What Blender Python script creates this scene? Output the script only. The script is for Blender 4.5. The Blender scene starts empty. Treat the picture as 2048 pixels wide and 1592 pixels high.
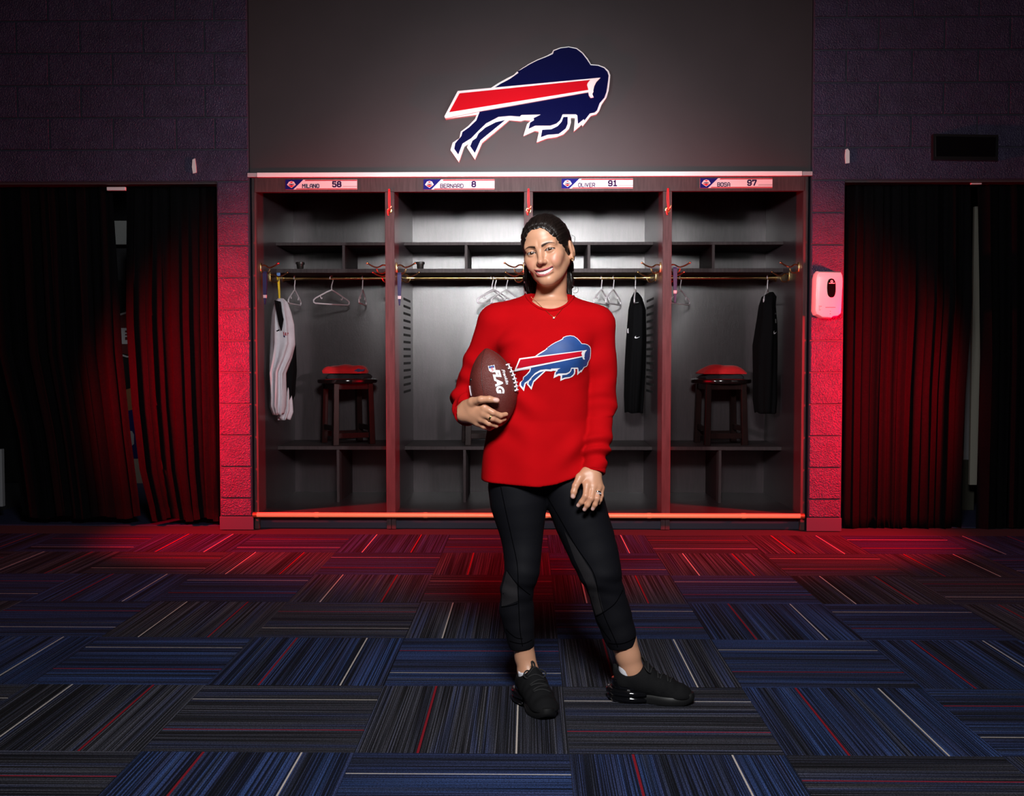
import bpy, bmesh, math, random
import numpy as np
from mathutils import Vector, Matrix
from mathutils.bvhtree import BVHTree
from mathutils.geometry import tessellate_polygon

random.seed(7)
S = bpy.context.scene
COL = S.collection

# ---------------------------------------------------------------- camera
F_PX, W_PX, H_PX = 2120.0, 2048, 1592
CAM = Vector((0.0, -6.795, 1.128))
YAW = math.atan(34.0 / F_PX)
PITCH = math.atan(86.0 / F_PX)
cd = bpy.data.cameras.new('camera')
cd.sensor_width = 36.0
cd.lens = 36.0 * F_PX / W_PX
cd.clip_start = 0.05
cam = bpy.data.objects.new('camera', cd)
cam.location = CAM
cam.rotation_euler = (math.pi / 2 - PITCH, 0, YAW)
COL.objects.link(cam)
S.camera = cam
CROT = cam.rotation_euler.to_matrix()

# ---------------------------------------------------------------- world, lights, exposure
S.view_settings.view_transform = 'Standard'
S.view_settings.look = 'None'
S.view_settings.exposure = 0.0
S.view_settings.gamma = 1.0
S.view_settings.use_curve_mapping = False
wd = bpy.data.worlds.new('world')
S.world = wd
wd.use_nodes = True
wd.node_tree.nodes['Background'].inputs['Color'].default_value = (0.55, 0.6, 1.0, 1)
wd.node_tree.nodes['Background'].inputs['Strength'].default_value = 0.004


def aim(o, target):
    o.rotation_euler = (Vector(target) - o.location).to_track_quat('-Z', 'Y').to_euler()


def softbox(name, loc, target, power, size, spread, color=(1, 1, 1)):
    l = bpy.data.lights.new(name, 'AREA')
    l.shape = 'RECTANGLE'
    l.size, l.size_y = size
    l.energy = power
    l.color = color
    l.spread = math.radians(spread)
    o = bpy.data.objects.new(name, l)
    o.location = loc
    aim(o, target)
    COL.objects.link(o)
    return o


def spot(name, loc, target, power, angle, blend, color, radius=0.1):
    l = bpy.data.lights.new(name, 'SPOT')
    l.energy = power
    l.spot_size = math.radians(angle)
    l.spot_blend = blend
    l.color = color
    l.shadow_soft_size = radius
    o = bpy.data.objects.new(name, l)
    o.location = loc
    aim(o, target)
    COL.objects.link(o)
    return o


# portrait softbox above the camera, and two gridded strobes crossing behind the sitter onto the lockers
softbox('key_softbox', (0.10, -6.1, 2.62), (0.08, -3.36, 1.15), 58, (0.7, 0.5), 118)
softbox('added_locker_fill', (0.0, -6.5, 2.35), (0.0, 1.0, 1.80), 7.0, (0.35, 0.35), 20)  # narrow fill light added to brighten the two middle lockers
softbox('locker_strobe_left', (-3.0, -5.9, 2.15), (0.95, 0.9, 1.75), 9.5, (0.3, 0.3), 32)
softbox('locker_strobe_right', (3.0, -5.9, 2.15), (-0.95, 0.9, 1.75), 9.5, (0.3, 0.3), 32)
# red gelled heads standing left and right, out of frame, raking the lockers
RED = (1.0, 0.0, 0.016)
spot('red_strobe_left', (-3.12, -0.86, 1.12), (-1.62, -0.08, 0.74), 1300, 106, 1.0, RED, 0.10)
spot('red_strobe_right', (3.12, -0.86, 1.12), (1.62, -0.08, 0.74), 1300, 106, 1.0, RED, 0.10)
# unseen fill light, added to brighten the poster behind the left curtains
softbox('added_poster_fill', (-3.3, 1.1, 3.0), (-3.5, 2.4, 0.9), 1.1, (0.3, 0.3), 70)


def at(px, py, Y):
    d = CROT @ Vector(((px - W_PX / 2) / F_PX, -(py - H_PX / 2) / F_PX, -1.0))
    return CAM + d * ((Y - CAM.y) / d.y)


def ax(px, Y, py=710):
    return at(px, py, Y).x


def az(py, Y, px=1058):
    return at(px, py, Y).z


def scale_at(Y):
    return F_PX / (Y - CAM.y)


# ---------------------------------------------------------------- materials
MATS = {}


def mat(name, color, rough=0.5, metal=0.0, spec=0.5, noise=0.0, nscale=20.0, bump=0.0, bscale=200.0,
        nstretch=None, coat=0.0, sss=0.0, vcol=False, sheen=0.0, bdist=0.004):
    if name in MATS:
        return MATS[name]
    m = bpy.data.materials.new(name)
    m.use_nodes = True
    nt = m.node_tree
    b = nt.nodes['Principled BSDF']
    b.inputs['Base Color'].default_value = (*color, 1)
    b.inputs['Roughness'].default_value = rough
    b.inputs['Metallic'].default_value = metal
    b.inputs['Specular IOR Level'].default_value = spec
    b.inputs['Coat Weight'].default_value = coat
    b.inputs['Coat Roughness'].default_value = 0.08
    if sheen:
        b.inputs['Sheen Weight'].default_value = sheen
    if sss:
        b.inputs['Subsurface Weight'].default_value = sss
        b.inputs['Subsurface Radius'].default_value = (0.012, 0.005, 0.003)
        b.inputs['Subsurface Scale'].default_value = 1.0
    tc = nt.nodes.new('ShaderNodeTexCoord')
    src = tc.outputs['Object']
    if nstretch:
        mp = nt.nodes.new('ShaderNodeMapping')
        mp.inputs['Scale'].default_value = nstretch
        nt.links.new(src, mp.inputs['Vector'])
        src = mp.outputs['Vector']
    base = None
    if vcol:
        a = nt.nodes.new('ShaderNodeAttribute')
        a.attribute_name = 'Col'
        base = a.outputs['Color']
        nt.links.new(base, b.inputs['Base Color'])
    if noise > 0:
        n = nt.nodes.new('ShaderNodeTexNoise')
        n.inputs['Scale'].default_value = nscale
        n.inputs['Detail'].default_value = 5
        nt.links.new(src, n.inputs['Vector'])
        mr = nt.nodes.new('ShaderNodeMapRange')
        mr.inputs['From Min'].default_value = 0.3
        mr.inputs['From Max'].default_value = 0.7
        mr.inputs['To Min'].default_value = 1 - noise
        mr.inputs['To Max'].default_value = 1 + noise
        nt.links.new(n.outputs['Fac'], mr.inputs['Value'])
        mx = nt.nodes.new('ShaderNodeMix')
        mx.data_type = 'RGBA'
        mx.blend_type = 'MULTIPLY'
        mx.inputs['Factor'].default_value = 1
        if base is not None:
            nt.links.new(base, mx.inputs['A'])
        else:
            mx.inputs['A'].default_value = (*color, 1)
        nt.links.new(mr.outputs['Result'], mx.inputs['B'])
        nt.links.new(mx.outputs['Result'], b.inputs['Base Color'])
    if bump > 0:
        n2 = nt.nodes.new('ShaderNodeTexNoise')
        n2.inputs['Scale'].default_value = bscale
        n2.inputs['Detail'].default_value = 3
        nt.links.new(src, n2.inputs['Vector'])
        bp = nt.nodes.new('ShaderNodeBump')
        bp.inputs['Strength'].default_value = bump
        bp.inputs['Distance'].default_value = bdist
        nt.links.new(n2.outputs['Fac'], bp.inputs['Height'])
        nt.links.new(bp.outputs['Normal'], b.inputs['Normal'])
    MATS[name] = m
    return m


M_BLOCK = mat('painted_block', (0.040, 0.031, 0.072), 0.34, spec=0.45, noise=0.2, nscale=9, bump=1.0, bscale=120, bdist=0.010)
M_MORTAR = mat('painted_mortar', (0.030, 0.029, 0.048), 0.55, bump=0.5, bscale=140)
M_LAM = mat('espresso_laminate', (0.042, 0.029, 0.034), 0.29, spec=0.75, noise=0.18, nscale=14, bump=0.16,
            bscale=90, nstretch=(6, 6, 0.6))
M_LAMF = mat('espresso_laminate_front', (0.044, 0.034, 0.036), 0.60, spec=0.2, noise=0.25, nscale=14, bump=0.10,
             bscale=90, nstretch=(6, 6, 0.6))
M_SOFFIT = mat('charcoal_panel', (0.031, 0.023, 0.027), 0.6, noise=0.06, nscale=5)
M_WHITE = mat('white_trim', (0.85, 0.85, 0.86), 0.35)
M_GREYTRIM = mat('grey_trim', (0.40, 0.40, 0.42), 0.4)
M_BRASS = mat('brass', (0.83, 0.60, 0.26), 0.22, metal=1.0)
M_RAIL = mat('satin_brass', (0.92, 0.60, 0.28), 0.35, metal=0.15)
M_PLINTH = mat('navy_plinth', (0.018, 0.020, 0.040), 0.5)
M_CURT = mat('black_curtain', (0.0085, 0.0080, 0.0095), 0.95, spec=0.03, noise=0.25, nscale=60, nstretch=(1, 1, 6), bump=0.3, bscale=500)
M_BLACK = mat('black_plastic', (0.008, 0.008, 0.009), 0.35)
M_BLACKGLOSS = mat('black_gloss', (0.004, 0.004, 0.005), 0.08, coat=0.5)
M_DARKROOM = mat('dark_room_wall', (0.022, 0.023, 0.028), 0.8, noise=0.1, nscale=4)
M_NAVYFLOOR = mat('navy_floor', (0.012, 0.016, 0.06), 0.7, noise=0.3, nscale=80)
M_DISP = mat('white_plastic', (0.82, 0.80, 0.80), 0.32)
M_HANGER = mat('grey_plastic_hanger', (0.60, 0.56, 0.60), 0.35)
M_STOOL = mat('mahogany_wood', (0.012, 0.0035, 0.003), 0.40, spec=0.2, coat=0.06, noise=0.4, nscale=12, nstretch=(8, 8, 1))
M_SEAT = mat('black_stool_seat', (0.012, 0.007, 0.007), 0.12, coat=0.6)
M_REDCLOTH = mat('red_cotton', (0.62, 0.004, 0.008), 0.85, noise=0.08, nscale=40, bump=0.15, bscale=700, sheen=0.1)
M_DARKCLOTH = mat('charcoal_cloth', (0.018, 0.020, 0.024), 0.9, bump=0.2, bscale=500)
M_BLACKCLOTH = mat('black_cloth', (0.0028, 0.0028, 0.0034), 0.9, spec=0.1, bump=0.2, bscale=500)
M_WHITECLOTH = mat('pale_cloth', (0.60, 0.57, 0.62), 0.85, noise=0.06, nscale=30, bump=0.15, bscale=500)
M_NAVYSTRAP = mat('navy_webbing', (0.014, 0.014, 0.085), 0.6)
M_YELLOW = mat('yellow_webbing', (0.75, 0.50, 0.01), 0.6)
M_BLUETAG = mat('blue_tag', (0.12, 0.25, 0.60), 0.5)
M_CORD = mat('red_cord', (0.55, 0.01, 0.015), 0.5)
M_LOGOWHITE = mat('logo_white', (0.88, 0.84, 0.85), 0.35)
M_LOGONAVY = mat('logo_navy', (0.002, 0.003, 0.045), 0.10, coat=0.4)
M_LOGORED = mat('logo_red', (0.50, 0.0015, 0.010), 0.6, spec=0.06)
M_PRINTWHITE = mat('print_white', (0.86, 0.84, 0.88), 0.7)
M_PRINTBLUE = mat('print_blue', (0.012, 0.06, 0.24), 0.6, noise=0.25, nscale=16)
M_PRINTRED = mat('print_red', (0.50, 0.0035, 0.018), 0.8, spec=0.1)
M_PLATE = mat('nameplate_white', (0.70, 0.66, 0.68), 0.8, spec=0.1)
M_INK = mat('nameplate_ink', (0.020, 0.006, 0.055), 0.9, spec=0.0)
M_PLATEBLUE = mat('nameplate_blue', (0.006, 0.010, 0.14), 0.8, spec=0.1)
M_PLATERED = mat('nameplate_red', (0.30, 0.004, 0.010), 0.8, spec=0.1)
M_PLATEGREY = mat('nameplate_grey', (0.45, 0.42, 0.44), 0.5)
M_SILVER = mat('polished_silver', (0.80, 0.79, 0.77), 0.15, metal=1.0)
M_GOLD = mat('polished_gold', (0.85, 0.60, 0.25), 0.18, metal=1.0)
M_VENT = mat('vent_slot_black', (0.004, 0.004, 0.004), 0.8)


# ---------------------------------------------------------------- mesh helpers
def box(bm, x0, x1, y0, y1, z0, z1, bev=0.0):
    vs = [bm.verts.new((x, y, z)) for x in (x0, x1) for y in (y0, y1) for z in (z0, z1)]
    a, b, c, d, e, f, g, h = vs
    fs = [bm.faces.new(q) for q in ((a, b, d, c), (e, g, h, f), (a, e, f, b), (c, d, h, g), (a, c, g, e), (b, f, h, d))]
    if bev > 0:
        ed = list({e_ for f_ in fs for e_ in f_.edges})
        bmesh.ops.bevel(bm, geom=ed, offset=bev, segments=2, affect='EDGES', profile=0.5)
    return bm


def newbm():
    return bmesh.new()


def boxbm(*a, **k):
    return box(newbm(), *a, **k)


def tube(bm, pts, r, n=8, closed=False, cap=True):
    pts = [Vector(p) for p in pts]
    rs = r if isinstance(r, (list, tuple)) else [r] * len(pts)
    rings = []
    m = len(pts)
    up = None
    for i, p in enumerate(pts):
        if closed:
            t = pts[(i + 1) % m] - pts[i - 1]
        else:
            t = pts[min(i + 1, m - 1)] - pts[max(i - 1, 0)]
        t.normalize()
        if up is None:
            up = Vector((0, 0, 1)) if abs(t.z) < 0.9 else Vector((1, 0, 0))
        s = t.cross(up)
        if s.length < 1e-6:
            s = t.cross(Vector((0, 1, 0)))
        s.normalize()
        up = s.cross(t).normalized()
        rings.append([bm.verts.new(p + (s * math.cos(2 * math.pi * k / n) + up * math.sin(2 * math.pi * k / n)) * rs[i])
                      for k in range(n)])
    rng = range(m) if closed else range(m - 1)
    for i in rng:
        A, B = rings[i], rings[(i + 1) % m]
        for k in range(n):
            bm.faces.new((A[k], A[(k + 1) % n], B[(k + 1) % n], B[k]))
    if cap and not closed:
        bm.faces.new(rings[0][::-1])
        bm.faces.new(rings[-1])
    return bm


def smooth_path(pts, sub=6):
    pts = [Vector(p) for p in pts]
    out = []
    n = len(pts)
    for i in range(n - 1):
        p0, p1, p2, p3 = pts[max(i - 1, 0)], pts[i], pts[i + 1], pts[min(i + 2, n - 1)]
        for k in range(sub):
            t = k / sub
            out.append(0.5 * ((2 * p1) + (p2 - p0) * t + (2 * p0 - 5 * p1 + 4 * p2 - p3) * t * t
                              + (3 * p1 - p0 - 3 * p2 + p3) * t ** 3))
    out.append(pts[-1])
    return out


def lathe(bm, prof, center=(0, 0, 0), n=28):
    cx, cy, cz = center
    rings = []
    for r, z in prof:
        rings.append([bm.verts.new((cx + r * math.cos(2 * math.pi * k / n), cy + r * math.sin(2 * math.pi * k / n), cz + z))
                      for k in range(n)])
    for A, B in zip(rings, rings[1:]):
        for k in range(n):
            bm.faces.new((A[k], A[(k + 1) % n], B[(k + 1) % n], B[k]))
    bm.faces.new(rings[0][::-1])
    bm.faces.new(rings[-1])
    return bm


def loft(bm, rings, cap=True):
    R = [[bm.verts.new(p) for p in r] for r in rings]
    n = len(R[0])
    for A, B in zip(R, R[1:]):
        for k in range(n):
            bm.faces.new((A[k], A[(k + 1) % n], B[(k + 1) % n], B[k]))
    if cap:
        bm.faces.new(R[0][::-1])
        bm.faces.new(R[-1])
    return bm


def prism_xz(bm, poly, y0, y1):
    """extrude an (x,z) polygon between y0 (front) and y1 (back)"""
    A = [bm.verts.new((x, y0, z)) for x, z in poly]
    B = [bm.verts.new((x, y1, z)) for x, z in poly]
    n = len(poly)
    tris = tessellate_polygon([[Vector((x, z, 0)) for x, z in poly]])
    for t in tris:
        bm.faces.new([A[i] for i in t])
        bm.faces.new([B[i] for i in reversed(t)])
    for k in range(n):
        bm.faces.new((A[k], A[(k + 1) % n], B[(k + 1) % n], B[k]))
    bmesh.ops.recalc_face_normals(bm, faces=bm.faces[:])
    return bm


def obj(name, bm, m, parent=None, smooth=False, angle=None):
    if isinstance(bm, bpy.types.Mesh):
        me = bm
    else:
        bmesh.ops.recalc_face_normals(bm, faces=bm.faces[:])
        me = bpy.data.meshes.new(name)
        bm.to_mesh(me)
        bm.free()
    if m is not None and len(me.materials) == 0:
        me.materials.append(m)
    if smooth:
        me.polygons.foreach_set('use_smooth', [True] * len(me.polygons))
        if angle:
            me.set_sharp_from_angle(angle=math.radians(angle))
    o = bpy.data.objects.new(name, me)
    COL.objects.link(o)
    if parent is not None:
        off = Vector((0, 0, 0))
        p = parent
        while p is not None:
            off += p.location
            p = p.parent
        me.transform(Matrix.Translation(-off))
        o.parent = parent
    return o


def lobj(name, me, m, parent, smooth=False):
    """part given in its thing's own coordinates"""
    if not isinstance(me, bpy.types.Mesh):
        bmesh.ops.recalc_face_normals(me, faces=me.faces[:])
        k = bpy.data.meshes.new(name)
        me.to_mesh(k)
        me.free()
        me = k
    if len(me.materials) == 0:
        me.materials.append(m)
    if smooth:
        me.polygons.foreach_set('use_smooth', [True] * len(me.polygons))
        me.set_sharp_from_angle(angle=math.radians(40))
    o = bpy.data.objects.new(name, me)
    COL.objects.link(o)
    o.parent = parent
    return o


def tag(o, label, cat, group=None):
    o['label'] = label
    o['category'] = cat
    if group:
        o['group'] = group
    return o


def thing(name, label, cat, loc=(0, 0, 0), rotz=0, group=None):
    o = bpy.data.objects.new(name, None)
    o.empty_display_size = 0.1
    COL.objects.link(o)
    o.location = loc
    o.rotation_euler = (0, 0, rotz)
    return tag(o, label, cat, group)


def structure(o):
    o['kind'] = 'structure'
    return o


def copy_tree(o, parent=None):
    c = o.copy()
    COL.objects.link(c)
    c.parent = parent
    for ch in [x for x in o.children]:
        copy_tree(ch, c)
    return c


# ---------------------------------------------------------------- decals: flat print wrapped onto a surface
def fill_poly(poly, step):
    """(u,v) polygon -> triangulated bmesh cut into a fine grid"""
    bm = newbm()
    vs = [bm.verts.new((x, 0, z)) for x, z in poly]
    for t in tessellate_polygon([[Vector((x, z, 0)) for x, z in poly]]):
        try:
            bm.faces.new([vs[i] for i in t])
        except ValueError:
            pass
    xs = [p[0] for p in poly]
    zs = [p[1] for p in poly]
    for axis, lo, hi in ((0, min(xs), max(xs)), (2, min(zs), max(zs))):
        k = int((hi - lo) / step)
        for i in range(1, k + 1):
            co = [0, 0, 0]
            no = [0, 0, 0]
            co[axis] = lo + i * step
            no[axis] = 1
            bmesh.ops.bisect_plane(bm, geom=bm.verts[:] + bm.edges[:] + bm.faces[:], plane_co=co, plane_no=no)
    return bm


def decal(bm, bvh, origin_fn, direction, lift):
    """push a flat bmesh onto a surface: every vertex is cast along direction and lifted off the hit"""
    d = Vector(direction).normalized()
    bad = []
    for v in bm.verts:
        o = origin_fn(v.co)
        hit = bvh.ray_cast(o, d)
        if hit[0] is None:
            bad.append(v)
        else:
            n = hit[1]
            if n.dot(d) > 0:
                n = -n
            v.co = hit[0] + (n * 0.5 - d * 0.5).normalized() * lift
    if bad:
        bmesh.ops.delete(bm, geom=bad, context='VERTS')
    return bm


def merge(bms):
    out = newbm()
    for b in bms:
        me = bpy.data.meshes.new('t')
        b.to_mesh(me)
        b.free()
        out.from_mesh(me)
        bpy.data.meshes.remove(me)
    return out


# ---------------------------------------------------------------- signed-distance modelling (numpy)
def grid(lo, hi, h):
    a = [np.arange(lo[i], hi[i] + h, h, dtype=np.float32) for i in range(3)]
    return np.meshgrid(*a, indexing='ij', sparse=True)


def sph(P, c, r):
    return np.sqrt((P[0] - c[0]) ** 2 + (P[1] - c[1]) ** 2 + (P[2] - c[2]) ** 2) - r


def ell(P, c, r):
    a, b, g = (P[0] - c[0]) / r[0], (P[1] - c[1]) / r[1], (P[2] - c[2]) / r[2]
    k0 = np.sqrt(a * a + b * b + g * g)
    k1 = np.sqrt((a / r[0]) ** 2 + (b / r[1]) ** 2 + (g / r[2]) ** 2) + 1e-6
    return k0 * (k0 - 1) / k1


def capsule(P, a, b, ra, rb, flat=None):
    a = [float(v) for v in a]
    b = [float(v) for v in b]
    d = [b[i] - a[i] for i in range(3)]
    L = max(sum(v * v for v in d), 1e-9)
    q = [P[i] - a[i] for i in range(3)]
    t = np.clip((q[0] * d[0] + q[1] * d[1] + q[2] * d[2]) / L, 0, 1)
    e = [q[i] - d[i] * t for i in range(3)]
    return np.sqrt(e[0] ** 2 + e[1] ** 2 + e[2] ** 2) - (ra + (rb - ra) * t)


def smin(a, b, k):
    h = np.clip(0.5 + 0.5 * (b - a) / k, 0, 1)
    return b + (a - b) * h - k * h * (1 - h)


def smax(a, b, k):
    return -smin(-a, -b, k)


def chain(P, pts, rs, k=0.01):
    d = None
    for (a, b, ra, rb) in zip(pts, pts[1:], rs, rs[1:]):
        c = capsule(P, a, b, ra, rb)
        d = c if d is None else smin(d, c, k)
    return d


def nets(D, lo, h):
    """naive surface nets -> verts (n,3), quads (m,4)"""
    s = D < 0
    nx, ny, nz = D.shape
    c = s[:-1, :-1, :-1].astype(np.int8)
    cnt = np.zeros_like(c)
    for i in (0, 1):
        for j in (0, 1):
            for k in (0, 1):
                cnt += s[i:nx - 1 + i, j:ny - 1 + j, k:nz - 1 + k]
    act = (cnt > 0) & (cnt < 8)
    I, J, K = np.nonzero(act)
    ids = -np.ones(act.shape, dtype=np.int64)
    ids[I, J, K] = np.arange(len(I))
    acc = np.zeros((len(I), 3), dtype=np.float64)
    num = np.zeros(len(I))
    corners = [(i, j, k) for i in (0, 1) for j in (0, 1) for k in (0, 1)]
    for a in corners:
        for axis in range(3):
            if a[axis] == 1:
                continue
            b = list(a)
            b[axis] = 1
            d0 = D[I + a[0], J + a[1], K + a[2]].astype(np.float64)
            d1 = D[I + b[0], J + b[1], K + b[2]].astype(np.float64)
            m = (d0 < 0) != (d1 < 0)
            den = np.where(m, d0 - d1, 1.0)
            t = np.where(m, d0 / den, 0)
            for q in range(3):
                acc[:, q] += np.where(m, a[q] + (t if q == axis else 0), 0)
            num += m
    V = np.stack([I, J, K], 1) + acc / num[:, None]
    V = V * h + np.array(lo)
    quads = []
    # x edges
    e = s[:-1, 1:-1, 1:-1] != s[1:, 1:-1, 1:-1]
    i, j, k = np.nonzero(e)
    j += 1
    k += 1
    q = np.stack([ids[i, j - 1, k - 1], ids[i, j, k - 1], ids[i, j, k], ids[i, j - 1, k]], 1)
    f = ~s[i, j, k]
    q[f] = q[f][:, ::-1]
    quads.append(q)
    e = s[1:-1, :-1, 1:-1] != s[1:-1, 1:, 1:-1]
    i, j, k = np.nonzero(e)
    i += 1
    k += 1
    q = np.stack([ids[i - 1, j, k - 1], ids[i - 1, j, k], ids[i, j, k], ids[i, j, k - 1]], 1)
    f = ~s[i, j, k]
    q[f] = q[f][:, ::-1]
    quads.append(q)
    e = s[1:-1, 1:-1, :-1] != s[1:-1, 1:-1, 1:]
    i, j, k = np.nonzero(e)
    i += 1
    j += 1
    q = np.stack([ids[i - 1, j - 1, k], ids[i, j - 1, k], ids[i, j, k], ids[i - 1, j, k]], 1)
    f = ~s[i, j, k]
    q[f] = q[f][:, ::-1]
    quads.append(q)
    Q = np.concatenate(quads)
    Q = Q[(Q >= 0).all(1)]
    return V, Q


def mesh_vq(name, V, Q, cols=None):
    me = bpy.data.meshes.new(name)
    me.vertices.add(len(V))
    me.vertices.foreach_set('co', np.asarray(V, dtype=np.float32).ravel())
    me.loops.add(len(Q) * 4)
    me.polygons.add(len(Q))
    me.loops.foreach_set('vertex_index', np.asarray(Q, dtype=np.int32).ravel())
    me.polygons.foreach_set('loop_start', np.arange(0, len(Q) * 4, 4, dtype=np.int32))
    me.polygons.foreach_set('loop_total', np.full(len(Q), 4, dtype=np.int32))
    me.update(calc_edges=True)
    me.validate()
    me.polygons.foreach_set('use_smooth', [True] * len(me.polygons))
    if cols is not None:
        at_ = me.color_attributes.new('Col', 'FLOAT_COLOR', 'POINT')
        c4 = np.ones((len(V), 4), dtype=np.float32)
        c4[:, :3] = cols
        at_.data.foreach_set('color', c4.ravel())
    return me


def relax(V, Q, it=1, f=0.5):
    n = len(V)
    for _ in range(it):
        acc = np.zeros_like(V)
        c = np.zeros(n)
        for a, b in ((0, 1), (1, 2), (2, 3), (3, 0)):
            np.add.at(acc, Q[:, a], V[Q[:, b]])
            np.add.at(c, Q[:, a], 1)
            np.add.at(acc, Q[:, b], V[Q[:, a]])
            np.add.at(c, Q[:, b], 1)
        V = V + (acc / np.maximum(c, 1)[:, None] - V) * f
    return V
# ================================================================ THE SETTING
# ---- floor: quarter-turned carpet tiles
def carpet_material():
    m = bpy.data.materials.new('striped_carpet')
    m.use_nodes = True
    nt = m.node_tree
    N, L = nt.nodes, nt.links
    b = N['Principled BSDF']
    b.inputs['Roughness'].default_value = 0.95
    b.inputs['Specular IOR Level'].default_value = 0.15
    tc = N.new('ShaderNodeTexCoord')
    oi = N.new('ShaderNodeObjectInfo')
    off = N.new('ShaderNodeMath'); off.operation = 'MULTIPLY'; off.inputs[1].default_value = 37.0
    L.new(oi.outputs['Random'], off.inputs[0])
    cx = N.new('ShaderNodeCombineXYZ')
    L.new(off.outputs[0], cx.inputs['X']); L.new(off.outputs[0], cx.inputs['Y'])
    add = N.new('ShaderNodeVectorMath'); add.operation = 'ADD'
    L.new(tc.outputs['Object'], add.inputs[0]); L.new(cx.outputs[0], add.inputs[1])

    def noise(scale, detail=2.0):
        mp = N.new('ShaderNodeMapping'); mp.inputs['Scale'].default_value = scale
        L.new(add.outputs[0], mp.inputs['Vector'])
        n = N.new('ShaderNodeTexNoise'); n.inputs['Scale'].default_value = 1.0; n.inputs['Detail'].default_value = detail
        L.new(mp.outputs[0], n.inputs['Vector'])
        return n.outputs['Fac']

    def ramp(fac, stops):
        r = N.new('ShaderNodeValToRGB')
        e = r.color_ramp.elements
        while len(e) < len(stops):
            e.new(0.5)
        for i, (p, c) in enumerate(stops):
            e[i].position = p; e[i].color = (*c, 1)
        L.new(fac, r.inputs[0])
        return r.outputs[0]

    def mixc(a, b_, fac, mode='MIX'):
        x = N.new('ShaderNodeMix'); x.data_type = 'RGBA'; x.blend_type = mode
        if isinstance(fac, (int, float)):
            x.inputs['Factor'].default_value = fac
        else:
            L.new(fac, x.inputs['Factor'])
        for s, v in (('A', a), ('B', b_)):
            if isinstance(v, tuple):
                x.inputs[s].default_value = (*v, 1)
            else:
                L.new(v, x.inputs[s])
        return x.outputs['Result']

    bands = noise((16, 0.5, 1), 3)
    blue = ramp(bands, [(0.36, (0.014, 0.017, 0.030)), (0.48, (0.018, 0.026, 0.070)), (0.58, (0.018, 0.036, 0.105)), (0.68, (0.030, 0.034, 0.055))])
    grey = ramp(bands, [(0.36, (0.014, 0.015, 0.024)), (0.5, (0.036, 0.036, 0.045)), (0.62, (0.022, 0.028, 0.062)), (0.7, (0.040, 0.040, 0.048))])
    sel = N.new('ShaderNodeMath'); sel.operation = 'GREATER_THAN'; sel.inputs[1].default_value = 0.56
    L.new(oi.outputs['Random'], sel.inputs[0])
    col = mixc(blue, grey, sel.outputs[0])
    # yarn lines running along the tile
    lines = ramp(noise((230, 0.8, 1), 0.0), [(0.40, (0.15, 0.15, 0.15)), (0.54, (1, 1, 1)), (0.66, (2.0, 2.0, 2.1))])
    col = mixc(col, lines, 0.92, 'MULTIPLY')
    loops = ramp(noise((330, 210, 1), 0.0), [(0.35, (0.45, 0.45, 0.45)), (0.65, (1.5, 1.5, 1.5))])
    col = mixc(col, loops, 0.8, 'MULTIPLY')
    # one pale and one red accent yarn in every tile
    sp = N.new('ShaderNodeSeparateXYZ')
    L.new(tc.outputs['Object'], sp.inputs[0])

    def accent(x0, w, c, colr):
        d = N.new('ShaderNodeMath'); d.operation = 'SUBTRACT'; d.inputs[1].default_value = x0
        L.new(sp.outputs['X'], d.inputs[0])
        a = N.new('ShaderNodeMath'); a.operation = 'ABSOLUTE'; L.new(d.outputs[0], a.inputs[0])
        l = N.new('ShaderNodeMath'); l.operation = 'LESS_THAN'; l.inputs[1].default_value = w
        L.new(a.outputs[0], l.inputs[0])
        return mixc(c, colr, l.outputs[0])

    col = accent(0.155, 0.0026, col, (0.50, 0.44, 0.40))
    col = accent(-0.125, 0.0036, col, (0.22, 0.008, 0.018))
    L.new(col, b.inputs['Base Color'])
    bp = N.new('ShaderNodeBump'); bp.inputs['Strength'].default_value = 0.5; bp.inputs['Distance'].default_value = 0.003
    L.new(noise((200, 120, 1), 0.0), bp.inputs['Height'])
    L.new(bp.outputs[0], b.inputs['Normal'])
    return m


M_CARPET = carpet_material()
M_SUBFLOOR = mat('carpet_joint', (0.010, 0.010, 0.016), 0.95)
floor = structure(obj('floor', boxbm(-6, 6, -9, 2.6, -0.12, -0.0045), M_SUBFLOOR))
TILE = 0.6096
tb = newbm()
hh = TILE / 2 - 0.0009
box(tb, -hh, hh, -hh, hh, -0.0045, 0.0)
tile_me = bpy.data.meshes.new('carpet_tile')
tb.to_mesh(tile_me)
tb.free()
tile_me.materials.append(M_CARPET)
tn = 0
for r in range(-4, 6):
    for c in range(-7, 7):
        x, y = 0.1145 + (c + 0.5) * TILE, -3.226 + (r + 0.5) * TILE
        if y + TILE / 2 > 0.30 or abs(x) > 3.9:
            continue
        depth = y + TILE / 2 + 6.795
        if abs(x) - TILE / 2 > depth * 0.72:
            continue
        o = bpy.data.objects.new('carpet_tile', tile_me)
        o.location = (x, y, 0)
        o.rotation_euler = (0, 0, (0 if (c + r) % 2 == 0 else math.pi / 2) + random.choice((0, math.pi)))
        COL.objects.link(o)
        o.parent = floor
        tn += 1

# ---- ceiling and the unseen sides of the room
structure(obj('ceiling', boxbm(-6, 6, -9, 2.6, 3.75, 3.85), mat('ceiling_paint', (0.05, 0.05, 0.06), 0.9)))
for nm, a in (('wall_side_left', (-6.1, -6, -9, 2.6, 0, 3.75)), ('wall_side_right', (6, 6.1, -9, 2.6, 0, 3.75)),
              ('wall_front', (-6, 6, -9.1, -9, 0, 3.75)), ('wall_rear', (-6, 6, 2.5, 2.6, 0, 3.75))):
    structure(obj(nm, boxbm(*a), M_DARKROOM))

# ---- painted concrete block walls either side of the lockers
CH = 0.2032
JG = 0.0045


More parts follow.
